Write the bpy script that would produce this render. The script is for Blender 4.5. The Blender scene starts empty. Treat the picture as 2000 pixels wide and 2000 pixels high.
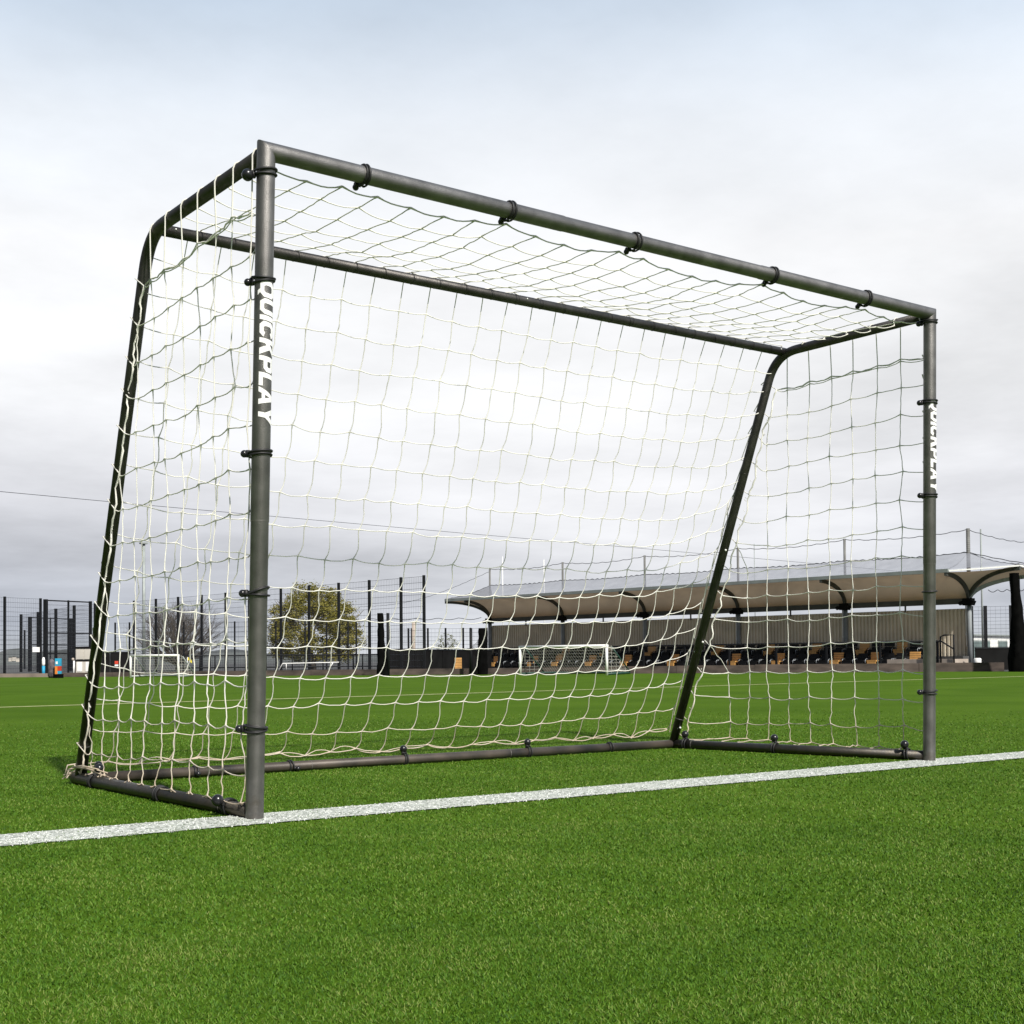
import bpy, bmesh, math, random
import numpy as np
from mathutils import Vector, Matrix
random.seed(7); rng = np.random.default_rng(11)
R_ = math.radians
scene = bpy.context.scene
COL = scene.collection

# ---------------------------------------------------------------- camera model
CX, CY, CZ = -1.8822, -4.0098, .5303
YAW, PITCH, ROLL = .6309, .0275, -.0086
FPX, PPY = 2524.43, 1217.93            # focal length and principal row in 2000 px units
camF = Vector((math.sin(YAW)*math.cos(PITCH), math.cos(YAW)*math.cos(PITCH), math.sin(PITCH)))
r0 = Vector((math.cos(YAW), -math.sin(YAW), 0)); u0 = r0.cross(camF)
camR = r0*math.cos(ROLL)+u0*math.sin(ROLL); camU = u0*math.cos(ROLL)-r0*math.sin(ROLL)
CAM = Vector((CX, CY, CZ))
def ray(u, v): return camF*FPX + camR*(u-1000) + camU*(PPY-v)
def atY(u, v, Y): d = ray(u, v); return CAM + d*((Y-CY)/d.y)
def atX(u, v, X): d = ray(u, v); return CAM + d*((X-CX)/d.x)
def ground(u, v, h=0): d = ray(u, v); return CAM + d*((h-CZ)/d.z)
def atD(u, v, dist): d = ray(u, v); return CAM + d*(dist/math.hypot(d.x, d.y))
def gD(u, dist, z=0): p = atD(u, 1285, dist); return Vector((p.x, p.y, z))
def onl(u, v, A, B):
    n = Vector((-(B.y-A.y), B.x-A.x, 0)); d = ray(u, v)
    return CAM + d*((A-CAM).dot(n)/d.dot(n))

# ---------------------------------------------------------------- mesh helpers
def frame(d):
    d = d.normalized(); a = Vector((0, 0, 1)) if abs(d.z) < .9 else Vector((1, 0, 0))
    x = d.cross(a).normalized(); return x, d.cross(x).normalized()
class MB:
    def __init__(s): s.v = []; s.f = []; s.smooth = []
    def add(s, vs, fs, smooth=False):
        o = len(s.v); s.v += [tuple(p) for p in vs]
        for f in fs: s.f.append([i+o for i in f]); s.smooth.append(smooth)
    def tube(s, pts, r, n=6, caps=True, smooth=True, closed=False):
        pts = [Vector(p) for p in pts]; m = len(pts)
        rr = r if isinstance(r, (list, tuple)) else [r]*m
        vs = []; px = None
        for i, p in enumerate(pts):
            if closed: d = pts[(i+1) % m]-pts[i-1]
            else: d = pts[min(i+1, m-1)]-pts[max(i-1, 0)]
            if d.length < 1e-9: d = Vector((0, 0, 1))
            d.normalize()
            if px is None: x, y = frame(d)
            else:
                x = px-d*px.dot(d)
                if x.length < 1e-6: x, y = frame(d)
                x.normalize(); y = d.cross(x)
            px = x
            for k in range(n):
                a = 2*math.pi*k/n; vs.append(p+(x*math.cos(a)+y*math.sin(a))*rr[i])
        fs = []
        for i in range(m if closed else m-1):
            j = (i+1) % m
            for k in range(n):
                k2 = (k+1) % n; fs.append([i*n+k, i*n+k2, j*n+k2, j*n+k])
        s.add(vs, fs, smooth)
        if caps and not closed:
            s.f.append([len(s.v)-m*n+k for k in range(n)][::-1]); s.smooth.append(False)
            s.f.append([len(s.v)-n+k for k in range(n)]); s.smooth.append(False)
    def box(s, c, sx, sy, sz, ax=None, ay=None, az=None):
        c = Vector(c); ax = ax or Vector((1, 0, 0)); ay = ay or Vector((0, 1, 0)); az = az or Vector((0, 0, 1))
        vs = [c+ax*(sx/2*i)+ay*(sy/2*j)+az*(sz/2*k) for i in (-1, 1) for j in (-1, 1) for k in (-1, 1)]
        s.add(vs, [[0, 1, 3, 2], [4, 6, 7, 5], [0, 4, 5, 1], [2, 3, 7, 6], [0, 2, 6, 4], [1, 5, 7, 3]])
    def bar(s, a, b, w, h):                      # rectangular bar, width sideways, height upward
        a = Vector(a); b = Vector(b); d = (b-a); L = d.length; d.normalize()
        x, y = frame(d); 
        if abs(d.z) < .9: x = d.cross(Vector((0, 0, 1))).normalized(); y = x.cross(d)
        s.box((a+b)/2, L, w, h, d, x, y)
    def sphere(s, c, r, nu=14, nv=9, sq=1):
        c = Vector(c); vs = [c+Vector((0, 0, r*sq))]
        for j in range(1, nv):
            t = math.pi*j/nv
            for i in range(nu):
                a = 2*math.pi*i/nu; vs.append(c+Vector((math.sin(t)*math.cos(a)*r, math.sin(t)*math.sin(a)*r, math.cos(t)*r*sq)))
        vs.append(c-Vector((0, 0, r*sq))); fs = []
        for i in range(nu):
            fs.append([0, 1+i, 1+(i+1) % nu]); fs.append([len(vs)-1, 1+(nv-2)*nu+(i+1) % nu, 1+(nv-2)*nu+i])
            for j in range(nv-2):
                a = 1+j*nu; fs.append([a+i, a+nu+i, a+nu+(i+1) % nu, a+(i+1) % nu])
        s.add(vs, fs, True)
    def ring(s, c, axis, R, r, n=22, m=6, tilt=None, ex=1.0, exdir=None):
        axis = Vector(axis).normalized()
        if tilt: axis = (axis+Vector(tilt)).normalized()
        x, y = frame(axis); pts = []
        for i in range(n):
            a = 2*math.pi*i/n; p = (x*math.cos(a)+y*math.sin(a))*R
            if exdir is not None:
                k = max(0, p.normalized().dot(exdir)); p += exdir*(R*(ex-1)*k*k)
            pts.append(Vector(c)+p)
        s.tube(pts, r, m, closed=True)
    def grid(s, P, smooth=True):                 # P[i][j] points
        a, b = len(P), len(P[0]); vs = [p for row in P for p in row]
        s.add(vs, [[i*b+j, i*b+j+1, (i+1)*b+j+1, (i+1)*b+j] for i in range(a-1) for j in range(b-1)], smooth)
    def build(s, name, mat, parent=None, root=None):
        off = Vector((0, 0, 0))
        if parent is not None:
            p = parent
            while p is not None: off = off+p.location; p = p.parent
        me = bpy.data.meshes.new(name)
        me.from_pydata([(v[0]-off.x, v[1]-off.y, v[2]-off.z) for v in s.v], [], s.f)
        me.polygons.foreach_set('use_smooth', s.smooth); me.update()
        if mat is not None: me.materials.append(mat)
        o = bpy.data.objects.new(name, me); COL.objects.link(o)
        if parent is not None: o.parent = parent
        return o
def tag(o, label=None, cat=None, group=None, kind=None):
    if label: o['label'] = label
    if cat: o['category'] = cat
    if group: o['group'] = group
    if kind: o['kind'] = kind
    return o
def thing(name, loc, label, cat, group=None):
    o = bpy.data.objects.new(name, None); COL.objects.link(o); o.location = Vector(loc)
    o.empty_display_size = .2
    return tag(o, label, cat, group)
def dup(root, loc, label=None):
    r = root.copy(); COL.objects.link(r); r.location = Vector(loc)
    if label: r['label'] = label
    for ch in root.children:
        c = ch.copy(); COL.objects.link(c); c.parent = r
        for g in ch.children:
            d = g.copy(); COL.objects.link(d); d.parent = c
    return r

# ---------------------------------------------------------------- materials
def nodes(m):
    m.use_nodes = True; nt = m.node_tree
    return nt, nt.nodes, nt.links, nt.nodes['Principled BSDF']
def mat(name, c, rough=.6, metal=0., var=.25, scale=8., c2=None, bump=0., bscale=60., spec=.5, coord='Object', stretch=None, alpha=1.):
    m = bpy.data.materials.new(name); nt, N, L, b = nodes(m)
    tc = N.new('ShaderNodeTexCoord'); src = tc.outputs[coord]
    if stretch:
        mp = N.new('ShaderNodeMapping'); mp.inputs['Scale'].default_value = stretch; L.new(src, mp.inputs[0]); src = mp.outputs[0]
    nz = N.new('ShaderNodeTexNoise'); nz.inputs['Scale'].default_value = scale; nz.inputs['Detail'].default_value = 6
    L.new(src, nz.inputs['Vector'])
    cr = N.new('ShaderNodeValToRGB'); lo = [x*(1-var) for x in c]; hi = list(c2) if c2 else [min(1, x*(1+var)) for x in c]
    cr.color_ramp.elements[0].position = .32; cr.color_ramp.elements[1].position = .68
    cr.color_ramp.elements[0].color = (*lo, 1); cr.color_ramp.elements[1].color = (*hi, 1)
    L.new(nz.outputs['Fac'], cr.inputs[0]); L.new(cr.outputs[0], b.inputs['Base Color'])
    b.inputs['Roughness'].default_value = rough; b.inputs['Metallic'].default_value = metal
    b.inputs['Specular IOR Level'].default_value = spec; b.inputs['Alpha'].default_value = alpha
    if bump:
        n2 = N.new('ShaderNodeTexNoise'); n2.inputs['Scale'].default_value = bscale; n2.inputs['Detail'].default_value = 3
        L.new(src, n2.inputs['Vector'])
        bp = N.new('ShaderNodeBump'); bp.inputs['Strength'].default_value = bump; bp.inputs['Distance'].default_value = .002
        L.new(n2.outputs['Fac'], bp.inputs['Height']); L.new(bp.outputs[0], b.inputs['Normal'])
    return m
M = {}
def hammered(name, c):
    m = mat(name, c, .42, .92, .22, 14, bump=.5, bscale=330); nt, N, L, b = nodes(m)
    # fine sparkle and a few scuffs
    tc = N.new('ShaderNodeTexCoord'); nz = N.new('ShaderNodeTexNoise'); nz.inputs['Scale'].default_value = 420; nz.inputs['Detail'].default_value = 2
    L.new(tc.outputs['Object'], nz.inputs['Vector'])
    mr = N.new('ShaderNodeMapRange'); mr.inputs[1].default_value = .35; mr.inputs[2].default_value = .7; mr.inputs[3].default_value = .4; mr.inputs[4].default_value = .58
    L.new(nz.outputs['Fac'], mr.inputs[0]); L.new(mr.outputs[0], b.inputs['Roughness'])
    mp = N.new('ShaderNodeMapping'); mp.inputs['Scale'].default_value = (1, 1, .35); L.new(tc.outputs['Object'], mp.inputs[0])
    n3 = N.new('ShaderNodeTexNoise'); n3.inputs['Scale'].default_value = 38; n3.inputs['Detail'].default_value = 8; n3.inputs['Roughness'].default_value = .75; L.new(mp.outputs[0], n3.inputs['Vector'])
    r3 = N.new('ShaderNodeMapRange'); r3.inputs[1].default_value = .66; r3.inputs[2].default_value = .74; r3.inputs[4].default_value = .55; L.new(n3.outputs['Fac'], r3.inputs[0])
    mx = N.new('ShaderNodeMixRGB'); old = b.inputs['Base Color'].links[0].from_socket; L.new(r3.outputs[0], mx.inputs[0]); L.new(old, mx.inputs[1]); mx.inputs[2].default_value = (.38, .35, .32, 1)
    # dried mud low down
    sp = N.new('ShaderNodeSeparateXYZ'); L.new(tc.outputs['Object'], sp.inputs[0]); n4 = N.new('ShaderNodeTexNoise'); n4.inputs['Scale'].default_value = 26; n4.inputs['Detail'].default_value = 6; L.new(tc.outputs['Object'], n4.inputs['Vector'])
    a4 = N.new('ShaderNodeMath'); a4.operation = 'MULTIPLY_ADD'; a4.inputs[1].default_value = .3; L.new(n4.outputs['Fac'], a4.inputs[0]); L.new(sp.outputs['Z'], a4.inputs[2])
    r4 = N.new('ShaderNodeMapRange'); r4.inputs[1].default_value = .15; r4.inputs[2].default_value = .23; r4.inputs[3].default_value = .55; r4.inputs[4].default_value = 0; L.new(a4.outputs[0], r4.inputs[0])
    m4 = N.new('ShaderNodeMixRGB'); L.new(r4.outputs[0], m4.inputs[0]); L.new(mx.outputs[0], m4.inputs[1]); m4.inputs[2].default_value = (.1, .085, .06, 1); L.new(m4.outputs[0], b.inputs['Base Color'])
    return m
M['post'] = hammered('gunmetal_paint', (.2, .193, .187))
M['bar'] = hammered('dark_gunmetal_paint', (.08, .076, .072))
M['soiled'] = mat('soiled_bar_paint', (.035, .032, .03), .5, .2, .3, 6, c2=(.1, .08, .065), bump=.3, bscale=200)
M['letter'] = mat('white_print', (.82, .82, .82), .5, 0, .06, 40)
M['rubber'] = mat('black_rubber', (.012, .012, .013), .55, 0, .3, 30)
M['ball'] = mat('black_plastic', (.012, .012, .014), .25, 0, .2, 20)
M['seam'] = mat('bare_edge', (.2, .19, .18), .5, .3, .3, 30)
def translucent(nt, N, L, b, col, f):
    tr = N.new('ShaderNodeBsdfTranslucent'); L.new(col, tr.inputs[0]); ms = N.new('ShaderNodeMixShader'); ms.inputs[0].default_value = f
    L.new(b.outputs[0], ms.inputs[1]); L.new(tr.outputs[0], ms.inputs[2]); L.new(ms.outputs[0], N['Material Output'].inputs[0])
def cordmat():
    m = mat('white_cord', (.9, .885, .82), .8, 0, .1, 5, bump=.6, bscale=700); nt, N, L, b = nodes(m)
    # soiled towards the ground: mud stain noise by height (a stain of the net itself)
    tc = N.new('ShaderNodeTexCoord'); sp = N.new('ShaderNodeSeparateXYZ'); L.new(tc.outputs['Object'], sp.inputs[0])
    nz = N.new('ShaderNodeTexNoise'); nz.inputs['Scale'].default_value = 9; L.new(tc.outputs['Object'], nz.inputs['Vector'])
    ad = N.new('ShaderNodeMath'); ad.operation = 'MULTIPLY_ADD'; ad.inputs[1].default_value = .35; L.new(nz.outputs['Fac'], ad.inputs[0]); L.new(sp.outputs['Z'], ad.inputs[2])
    mr = N.new('ShaderNodeMapRange'); mr.inputs[1].default_value = .2; mr.inputs[2].default_value = .62; mr.inputs[3].default_value = .8; mr.inputs[4].default_value = 0
    L.new(ad.outputs[0], mr.inputs[0])
    mx = N.new('ShaderNodeMixRGB'); old = b.inputs['Base Color'].links[0].from_socket
    L.new(mr.outputs[0], mx.inputs[0]); L.new(old, mx.inputs[1]); mx.inputs[2].default_value = (.52, .4, .27, 1); L.new(mx.outputs[0], b.inputs['Base Color'])
    translucent(nt, N, L, b, mx.outputs[0], .2)
    return m
M['cord'] = cordmat()
M['fence'] = mat('black_powder_coat', (.007, .008, .01), .6, 0, .3, 3, spec=.25)
M['wire'] = mat('fence_wire', (.03, .033, .04), .5, .2, .3, 3)
M['drape'] = mat('black_netting', (.003, .003, .003), .95, 0, .5, 4, bump=.6, bscale=30, spec=.05)
M['hoard'] = mat('black_board', (.006, .006, .006), .8, 0, .4, 2, spec=.15)
M['timber'] = mat('weathered_sleeper', (.06, .046, .04), .9, 0, .45, 1.6, c2=(.11, .082, .072), bump=.5, bscale=20, stretch=(1, 1, 3))
M['asphalt'] = mat('asphalt', (.06, .06, .06), .9, 0, .3, 1.5)
M['soffit'] = mat('beige_membrane', (.6, .47, .33), .7, 0, .08, .6)
nt_ = M['soffit'].node_tree; b_ = nt_.nodes['Principled BSDF']; translucent(nt_, nt_.nodes, nt_.links, b_, b_.inputs['Base Color'].links[0].from_socket, .3)
M['rib'] = mat('grey_green_steel', (.075, .08, .07), .5, .3, .2, 2)
M['gutter'] = mat('grey_gutter', (.3, .33, .32), .5, .2, .15, 2)
M['mast'] = mat('weathered_mast', (.14, .14, .135), .6, 0, .25, 2)
M['column'] = mat('grey_blue_column', (.2, .22, .235), .6, 0, .15, 2)
M['wall'] = mat('corrugated_sheet', (.66, .59, .47), .65, 0, .12, 1.5)
M['seat_o'] = mat('orange_slats', (.56, .3, .095), .5, 0, .15, 6)
M['seat_b'] = mat('black_seat', (.007, .007, .008), .6, 0, .3, 6, spec=.25)
M['loop'] = mat('grey_tube', (.25, .27, .29), .4, .4, .2, 6)
M['white'] = mat('white_paint', (.8, .8, .78), .45, 0, .06, 6)
M['green'] = mat('green_tube', (.01, .05, .035), .5, 0, .2, 6)
M['fine_net'] = mat('pale_net', (.42, .41, .37), .8, 0, .1, 6)
M['hill'] = mat('far_hill', (.075, .085, .09), .95, 0, .35, .02, c2=(.12, .13, .125))
M['bark'] = mat('bark', (.1, .085, .07), .9, 0, .3, 6)
M['twig'] = mat('twig', (.1, .085, .07), .9, 0, .25, 3)
def leafmat(name, a, b_, c):
    m = bpy.data.materials.new(name); nt, N, L, b = nodes(m)
    g = N.new('ShaderNodeNewGeometry'); cr = N.new('ShaderNodeValToRGB'); e = cr.color_ramp.elements
    e[0].color = (*a, 1); e[1].color = (*c, 1); k = e.new(.5); k.color = (*b_, 1)
    L.new(g.outputs['Random Per Island'], cr.inputs[0]); L.new(cr.outputs[0], b.inputs['Base Color']); b.inputs['Roughness'].default_value = .6
    tr = N.new('ShaderNodeBsdfTranslucent'); L.new(cr.outputs[0], tr.inputs[0]); ms = N.new('ShaderNodeMixShader'); ms.inputs[0].default_value = .3
    L.new(b.outputs[0], ms.inputs[1]); L.new(tr.outputs[0], ms.inputs[2]); L.new(ms.outputs[0], N['Material Output'].inputs[0])
    return m
M['leaf'] = leafmat('spring_leaf', (.13, .13, .02), (.23, .21, .035), (.34, .29, .06))
M['leaf2'] = leafmat('pale_leaf', (.1, .11, .04), (.16, .17, .07), (.25, .26, .12))

# ---------------------------------------------------------------- turf
def lineY(x): return .005-.018*x
HW = .132
def turfmat():
    m = bpy.data.materials.new('artificial_turf'); nt, N, L, b = nodes(m)
    tc = N.new('ShaderNodeTexCoord')
    def noise(s, d, stretch=None):
        n = N.new('ShaderNodeTexNoise'); n.inputs['Scale'].default_value = s; n.inputs['Detail'].default_value = d
        src = tc.outputs['Object']
        if stretch:
            mp = N.new('ShaderNodeMapping'); mp.inputs['Scale'].default_value = stretch; L.new(src, mp.inputs[0]); src = mp.outputs[0]
        L.new(src, n.inputs['Vector']); return n.outputs['Fac']
    cr = N.new('ShaderNodeValToRGB'); e = cr.color_ramp.elements
    e[0].position = .25; e[0].color = (.03, .068, .004, 1); e[1].position = .8; e[1].color = (.1, .17, .016, 1)
    k = e.new(.5); k.color = (.062, .122, .009, 1)
    big = noise(.7, 5); fine = noise(95, 4)
    mx = N.new('ShaderNodeMath'); mx.operation = 'MULTIPLY_ADD'; mx.inputs[1].default_value = .42; L.new(big, mx.inputs[0])
    m2 = N.new('ShaderNodeMath'); m2.operation = 'MULTIPLY'; m2.inputs[1].default_value = .58; L.new(fine, m2.inputs[0]); L.new(m2.outputs[0], mx.inputs[2])
    L.new(mx.outputs[0], cr.inputs[0])
    L.new(cr.outputs[0], b.inputs['Base Color']); b.inputs['Roughness'].default_value = .9; b.inputs['Specular IOR Level'].default_value = .02
    bp = N.new('ShaderNodeBump'); bp.inputs['Strength'].default_value = .7; bp.inputs['Distance'].default_value = .01
    L.new(noise(140, 3), bp.inputs['Height']); L.new(bp.outputs[0], b.inputs['Normal'])
    return m
M['turf'] = turfmat()
def blademat(name, cols, rough=.5):
    m = bpy.data.materials.new(name); nt, N, L, b = nodes(m)
    g = N.new('ShaderNodeNewGeometry'); cr = N.new('ShaderNodeValToRGB'); e = cr.color_ramp.elements
    e[0].position = 0; e[0].color = (*cols[0], 1); e[1].position = 1; e[1].color = (*cols[-1], 1)
    for i, c in enumerate(cols[1:-1]): k = e.new((i+1)/(len(cols)-1)); k.color = (*c, 1)
    tc = N.new('ShaderNodeTexCoord'); nz = N.new('ShaderNodeTexNoise'); nz.inputs['Scale'].default_value = 3.2; nz.inputs['Detail'].default_value = 5
    L.new(tc.outputs['Object'], nz.inputs['Vector'])
    ma = N.new('ShaderNodeMath'); ma.operation = 'MULTIPLY_ADD'; ma.inputs[1].default_value = 1.1; ma.inputs[2].default_value = -.55; L.new(nz.outputs['Fac'], ma.inputs[0])
    ad = N.new('ShaderNodeMath'); ad.operation = 'ADD'; ad.use_clamp = True; L.new(g.outputs['Random Per Island'], ad.inputs[0]); L.new(ma.outputs[0], ad.inputs[1])
    L.new(ad.outputs[0], cr.inputs[0]); L.new(cr.outputs[0], b.inputs['Base Color'])
    b.inputs['Roughness'].default_value = rough; b.inputs['Specular IOR Level'].default_value = .12
    return m
M['blade'] = blademat('turf_blades', [(.026, .076, .005), (.046, .115, .009), (.064, .146, .012), (.082, .17, .016), (.11, .188, .024), (.17, .215, .05)])
M['wblade'] = blademat('white_turf_blades', [(.3, .34, .28), (.62, .65, .6), (.75, .77, .73), (.82, .83, .8), (.85, .86, .84)])
M['wline'] = mat('white_line_base', (.16, .2, .13), .9, 0, .5, 90, c2=(.7, .72, .68))
M['yline'] = mat('yellow_line', (.55, .55, .25), .9, 0, .2, 8, c2=(.62, .63, .32))
M['fline'] = mat('faded_yellow_line', (.13, .2, .04), .9, 0, .3, 2)

A_ = ground(500, 1320); B_ = ground(2000, 1311); kd = (B_-A_).normalized()      # far edge of the pitch
kn = Vector((-kd.y, kd.x, 0)); kn = kn if kn.y > 0 else -kn                       # away from camera
K0 = A_-kd*26; K1 = A_+kd*60
mb = MB()
g0 = K0-kn*0; 
mb.add([K0-kd*60, K1+kd*60, K1+kd*60-kn*170, K0-kd*60-kn*170], [[0, 1, 2, 3]])
tag(mb.build('turf', M['turf']), 'green artificial turf pitch', 'turf', kind='structure')
mb = MB(); mb.add([Vector((x, y, -.02)) for x, y in ((-900, -900), (900, -900), (900, 1500), (-900, 1500))], [[0, 1, 2, 3]])
tag(mb.build('ground', M['asphalt']), 'dark ground beyond the pitch', 'ground', kind='structure')
def blades(name, mat_, inside, lz, dens=1., kind='stuff', label=None, hk=1.):
    P = []
    for r_a, r_b, d, w in ((.7, 1.55, 40000, .002), (1.55, 2.6, 60000, .0017), (2.6, 4.2, 27000, .0024), (4.2, 6.5, 9500, .0034), (6.5, 9.5, 3600, .005), (9.5, 13.5, 1300, .008)):
        half = .8; n = int(d*dens*half*(r_b**2-r_a**2))
        rr = np.sqrt(rng.uniform(r_a**2, r_b**2, n)); th = YAW+rng.uniform(-half, half, n)
        x = CX+rr*np.sin(th); y = CY+rr*np.cos(th)
        k = inside(x, y) & (rng.uniform(0, 1, n) < np.clip((13.5-rr)/6, 0, 1)); P.append(np.stack([x[k], y[k], np.full(k.sum(), w)], 1))
    P = np.concatenate(P); n = len(P)
    a = rng.uniform(0, 2*np.pi, n); h = rng.uniform(.002, .0065, n)*hk; le = rng.uniform(.0015, .0065, n)*hk
    b = a+rng.uniform(-1.2, 1.2, n)+np.pi/2
    w = P[:, 2]*rng.uniform(.7, 1.2, n)
    V = np.zeros((n, 4, 3))
    V[:, 0, 0] = P[:, 0]-np.cos(b)*w/2; V[:, 0, 1] = P[:, 1]-np.sin(b)*w/2
    V[:, 1, 0] = P[:, 0]+np.cos(b)*w/2; V[:, 1, 1] = P[:, 1]+np.sin(b)*w/2
    for i, (s, f) in enumerate(((2, .55), (3, .55))):
        sg = 1 if s == 2 else -1
        V[:, s, 0] = P[:, 0]+np.cos(a)*le+sg*np.cos(b)*w/2*f; V[:, s, 1] = P[:, 1]+np.sin(a)*le+sg*np.sin(b)*w/2*f; V[:, s, 2] = h
    V[:, :, 2] += lz
    me = bpy.data.meshes.new(name); me.vertices.add(n*4); me.vertices.foreach_set('co', V.reshape(-1))
    me.loops.add(n*4); me.loops.foreach_set('vertex_index', np.arange(n*4, dtype=np.int32))
    me.polygons.add(n); me.polygons.foreach_set('loop_start', np.arange(0, n*4, 4, dtype=np.int32)); me.polygons.foreach_set('loop_total', np.full(n, 4, dtype=np.int32))
    me.update(); me.validate(); me.materials.append(mat_)
    o = bpy.data.objects.new(name, me); COL.objects.link(o); tag(o, label, 'grass', kind=kind); return o
edge = lambda x, y: np.abs(y-(.005-.018*x))+.006*np.sin(x*57)+.005*np.sin(x*131+y*40)
blades('turf_pile', M['blade'], lambda x, y: (edge(x, y) > HW-.006) | (rng.uniform(0, 1, len(x)) < .3), 0, label='short green plastic grass blades of the near turf')
mb = MB(); mb.add([(-30, lineY(-30)-HW, .004), (45, lineY(45)-HW, .004), (45, lineY(45)+HW, .004), (-30, lineY(-30)+HW, .004)], [[0, 1, 2, 3]])
tag(mb.build('goal_line', M['wline']), 'white line marked on the turf under the goal posts', 'line', kind='structure')
blades('white_turf_pile', M['wblade'], lambda x, y: edge(x, y) < HW+.004, .002, 1.3, hk=.75, label='white plastic grass blades of the line under the goal')
def strip(name, a, b, w, m, lab):
    a = Vector(a); b = Vector(b); d = (b-a).normalized(); n = Vector((-d.y, d.x, 0))*w/2; q = MB()
    q.add([a-n, b-n, b+n, a+n], [[0, 1, 2, 3]]); tag(q.build(name, m), lab, 'line', kind='structure')
strip('pitch_line', (-25, 10.2, .004), (34, 14.6, .004), .13, M['yline'], 'thin yellow line across the pitch')
strip('pitch_line', (-20, 30.2, .004), (26, 27.9, .004), .1, M['fline'], 'faded yellow line near the far edge of the pitch')

# ---------------------------------------------------------------- the goal
Hh = 2.26; RP = .0315; RB = .0252
FL0 = atY(497, 1590, .02); FL0.z = 0; FR0 = atY(1815, 1483, .02); FR0.z = 0
FL1 = atY(520, 295, 0); FR1 = atY(1816, 613, 0)
BL0 = ground(157, 1521, RB); BR0 = ground(1314, 1452.5, RB)
BL1 = atX(305, 447, FL1.x*.5); BR1 = atX(1533, 688, FR1.x)
goal = thing('football_goal', (1.83, 1, 0), 'large dark grey tubular football goal with white net standing on the white line', 'football goal')
def mitre_tube(p0, p1, r, n0, n1, n=28, name='post', steps=()):
    """tube whose end rings lie in the planes with normals n0 / n1; steps = [(t, radius)]"""
    d = (p1-p0).normalized(); x, y = frame(d); mbx = MB(); rings = []
    L = (p1-p0).length
    st = [(0, r)]+[q for t, ra in steps for q in ((t-.0015, None), (t, ra))]+[(1, None)]
    cur = r; vs = []
    for t, ra in st:
        if ra is not None: cur = ra
        for k in range(n):
            a = 2*math.pi*k/n; o = (x*math.cos(a)+y*math.sin(a))*cur; p = p0+d*(L*t)+o
            if t == 0 and n0 is not None: p = p-d*((p-p0).dot(n0)/d.dot(n0))
            if t == 1 and n1 is not None: p = p-d*((p-p1).dot(n1)/d.dot(n1))
            vs.append(p)
    m = len(st)
    mbx.add(vs, [[i*n+k, i*n+(k+1) % n, (i+1)*n+(k+1) % n, (i+1)*n+k] for i in range(m-1) for k in range(n)], True)
    mbx.add(vs[:n], [list(range(n))[::-1]]); mbx.add(vs[-n:], [list(range(n))])
    return mbx
nL = ((FL1-FL0).normalized()-(FR1-FL1).normalized()).normalized(); nLm = ((FL1-FL0).normalized()+(FR1-FL1).normalized()).normalized()
nRm = ((FR1-FR0).normalized()+(FL1-FR1).normalized()).normalized()
def zpost(v, right): return (atY(1816 if right else 508, v, 0)).z
postL = mitre_tube(FL0, FL1, .0303, None, nLm, steps=[(zpost(1020, 0)/Hh, RP)]).build('post', M['post'], goal)
postR = mitre_tube(FR0, FR1, .0303, None, nRm, steps=[(zpost(1102, 1)/Hh, RP)]).build('post', M['post'], goal)
def tcross(u): return (atY(u, 295+(u-520)*.2454, 0).x-FL1.x)/(FR1.x-FL1.x)
mitre_tube(FL1, FR1, .0312, nLm, nRm, steps=[(tcross(1100), .0298), (tcross(1485), .0312)]).build('crossbar', M['post'], goal)
def seam(c, d, R, parent, mt='seam'):
    s = MB(); s.ring(c, d, R, .0011, 28, 5); s.build('sleeve_joint', M[mt], parent)
seam(FL0.lerp(FL1, zpost(1020, 0)/Hh), FL1-FL0, .0308, postL); seam(FR0.lerp(FR1, zpost(1102, 1)/Hh), FR1-FR0, .0308, postR)
# rear frames: top side bar, bend and sloping leg in one pipe
def rear_pts(top_f, B1, B0, rb=.2):
    a = top_f; c = B1+(B1-a).normalized()*.07        # virtual corner a little behind the rear crossbar
    d1 = (c-a).normalized(); d2 = (B0-c).normalized(); pts = [a]
    ang = math.acos(max(-1, min(1, d1.dot(d2)))); t = rb*math.tan(ang/2)
    p1 = c-d1*t; p2 = c+d2*t
    for i in range(13):
        s = i/12; pts.append(p1*(1-s)**2+c*(2*s*(1-s))+p2*s**2)
    pts.append(B0); return pts
tl = Vector((FL1.x, FL1.y+.02, FL1.z-.004)); tr = Vector((FR1.x, FR1.y+.02, FR1.z-.006))
LEGP = {0: rear_pts(tl, BL1, BL0), 1: rear_pts(tr, BR1, BR0)}
for k in (0, 1):
    s = MB(); s.tube(LEGP[k], RB, 20); o = s.build('rear_leg', M['bar'], goal)
    p = LEGP[k]
    for t, q in ((.25, 0), (.93, 0)): seam(p[-2].lerp(p[-1], t), p[-1]-p[-2], RB, o, 'bar' if t < .5 else 'seam')
def leg_at_z(k, z):
    P = LEGP[k]
    for a, b in zip(P, P[1:]):
        if (a.z-z)*(b.z-z) <= 0 and abs(a.z-b.z) > 1e-4: return a.lerp(b, (z-a.z)/(b.z-a.z))
    return P[-1]
s = MB(); s.tube([BL1, BR1], .0235, 20); rc = s.build('rear_crossbar', M['bar'], goal)
for t in (.36, .68): seam(BL1.lerp(BR1, t), BR1-BL1, .0236, rc, 'bar')
for t in (.02, .5, .985):
    s = MB(); c = BL1.lerp(BR1, t)+Vector((0, -.0235, .006)); s.sphere(c, .004, 8, 5); s.build('bolt', M['white'], rc)
s = MB(); s.tube([BL0, BR0], .0235, 20); rgb = s.build('rear_ground_bar', M['soiled'], goal)
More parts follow.
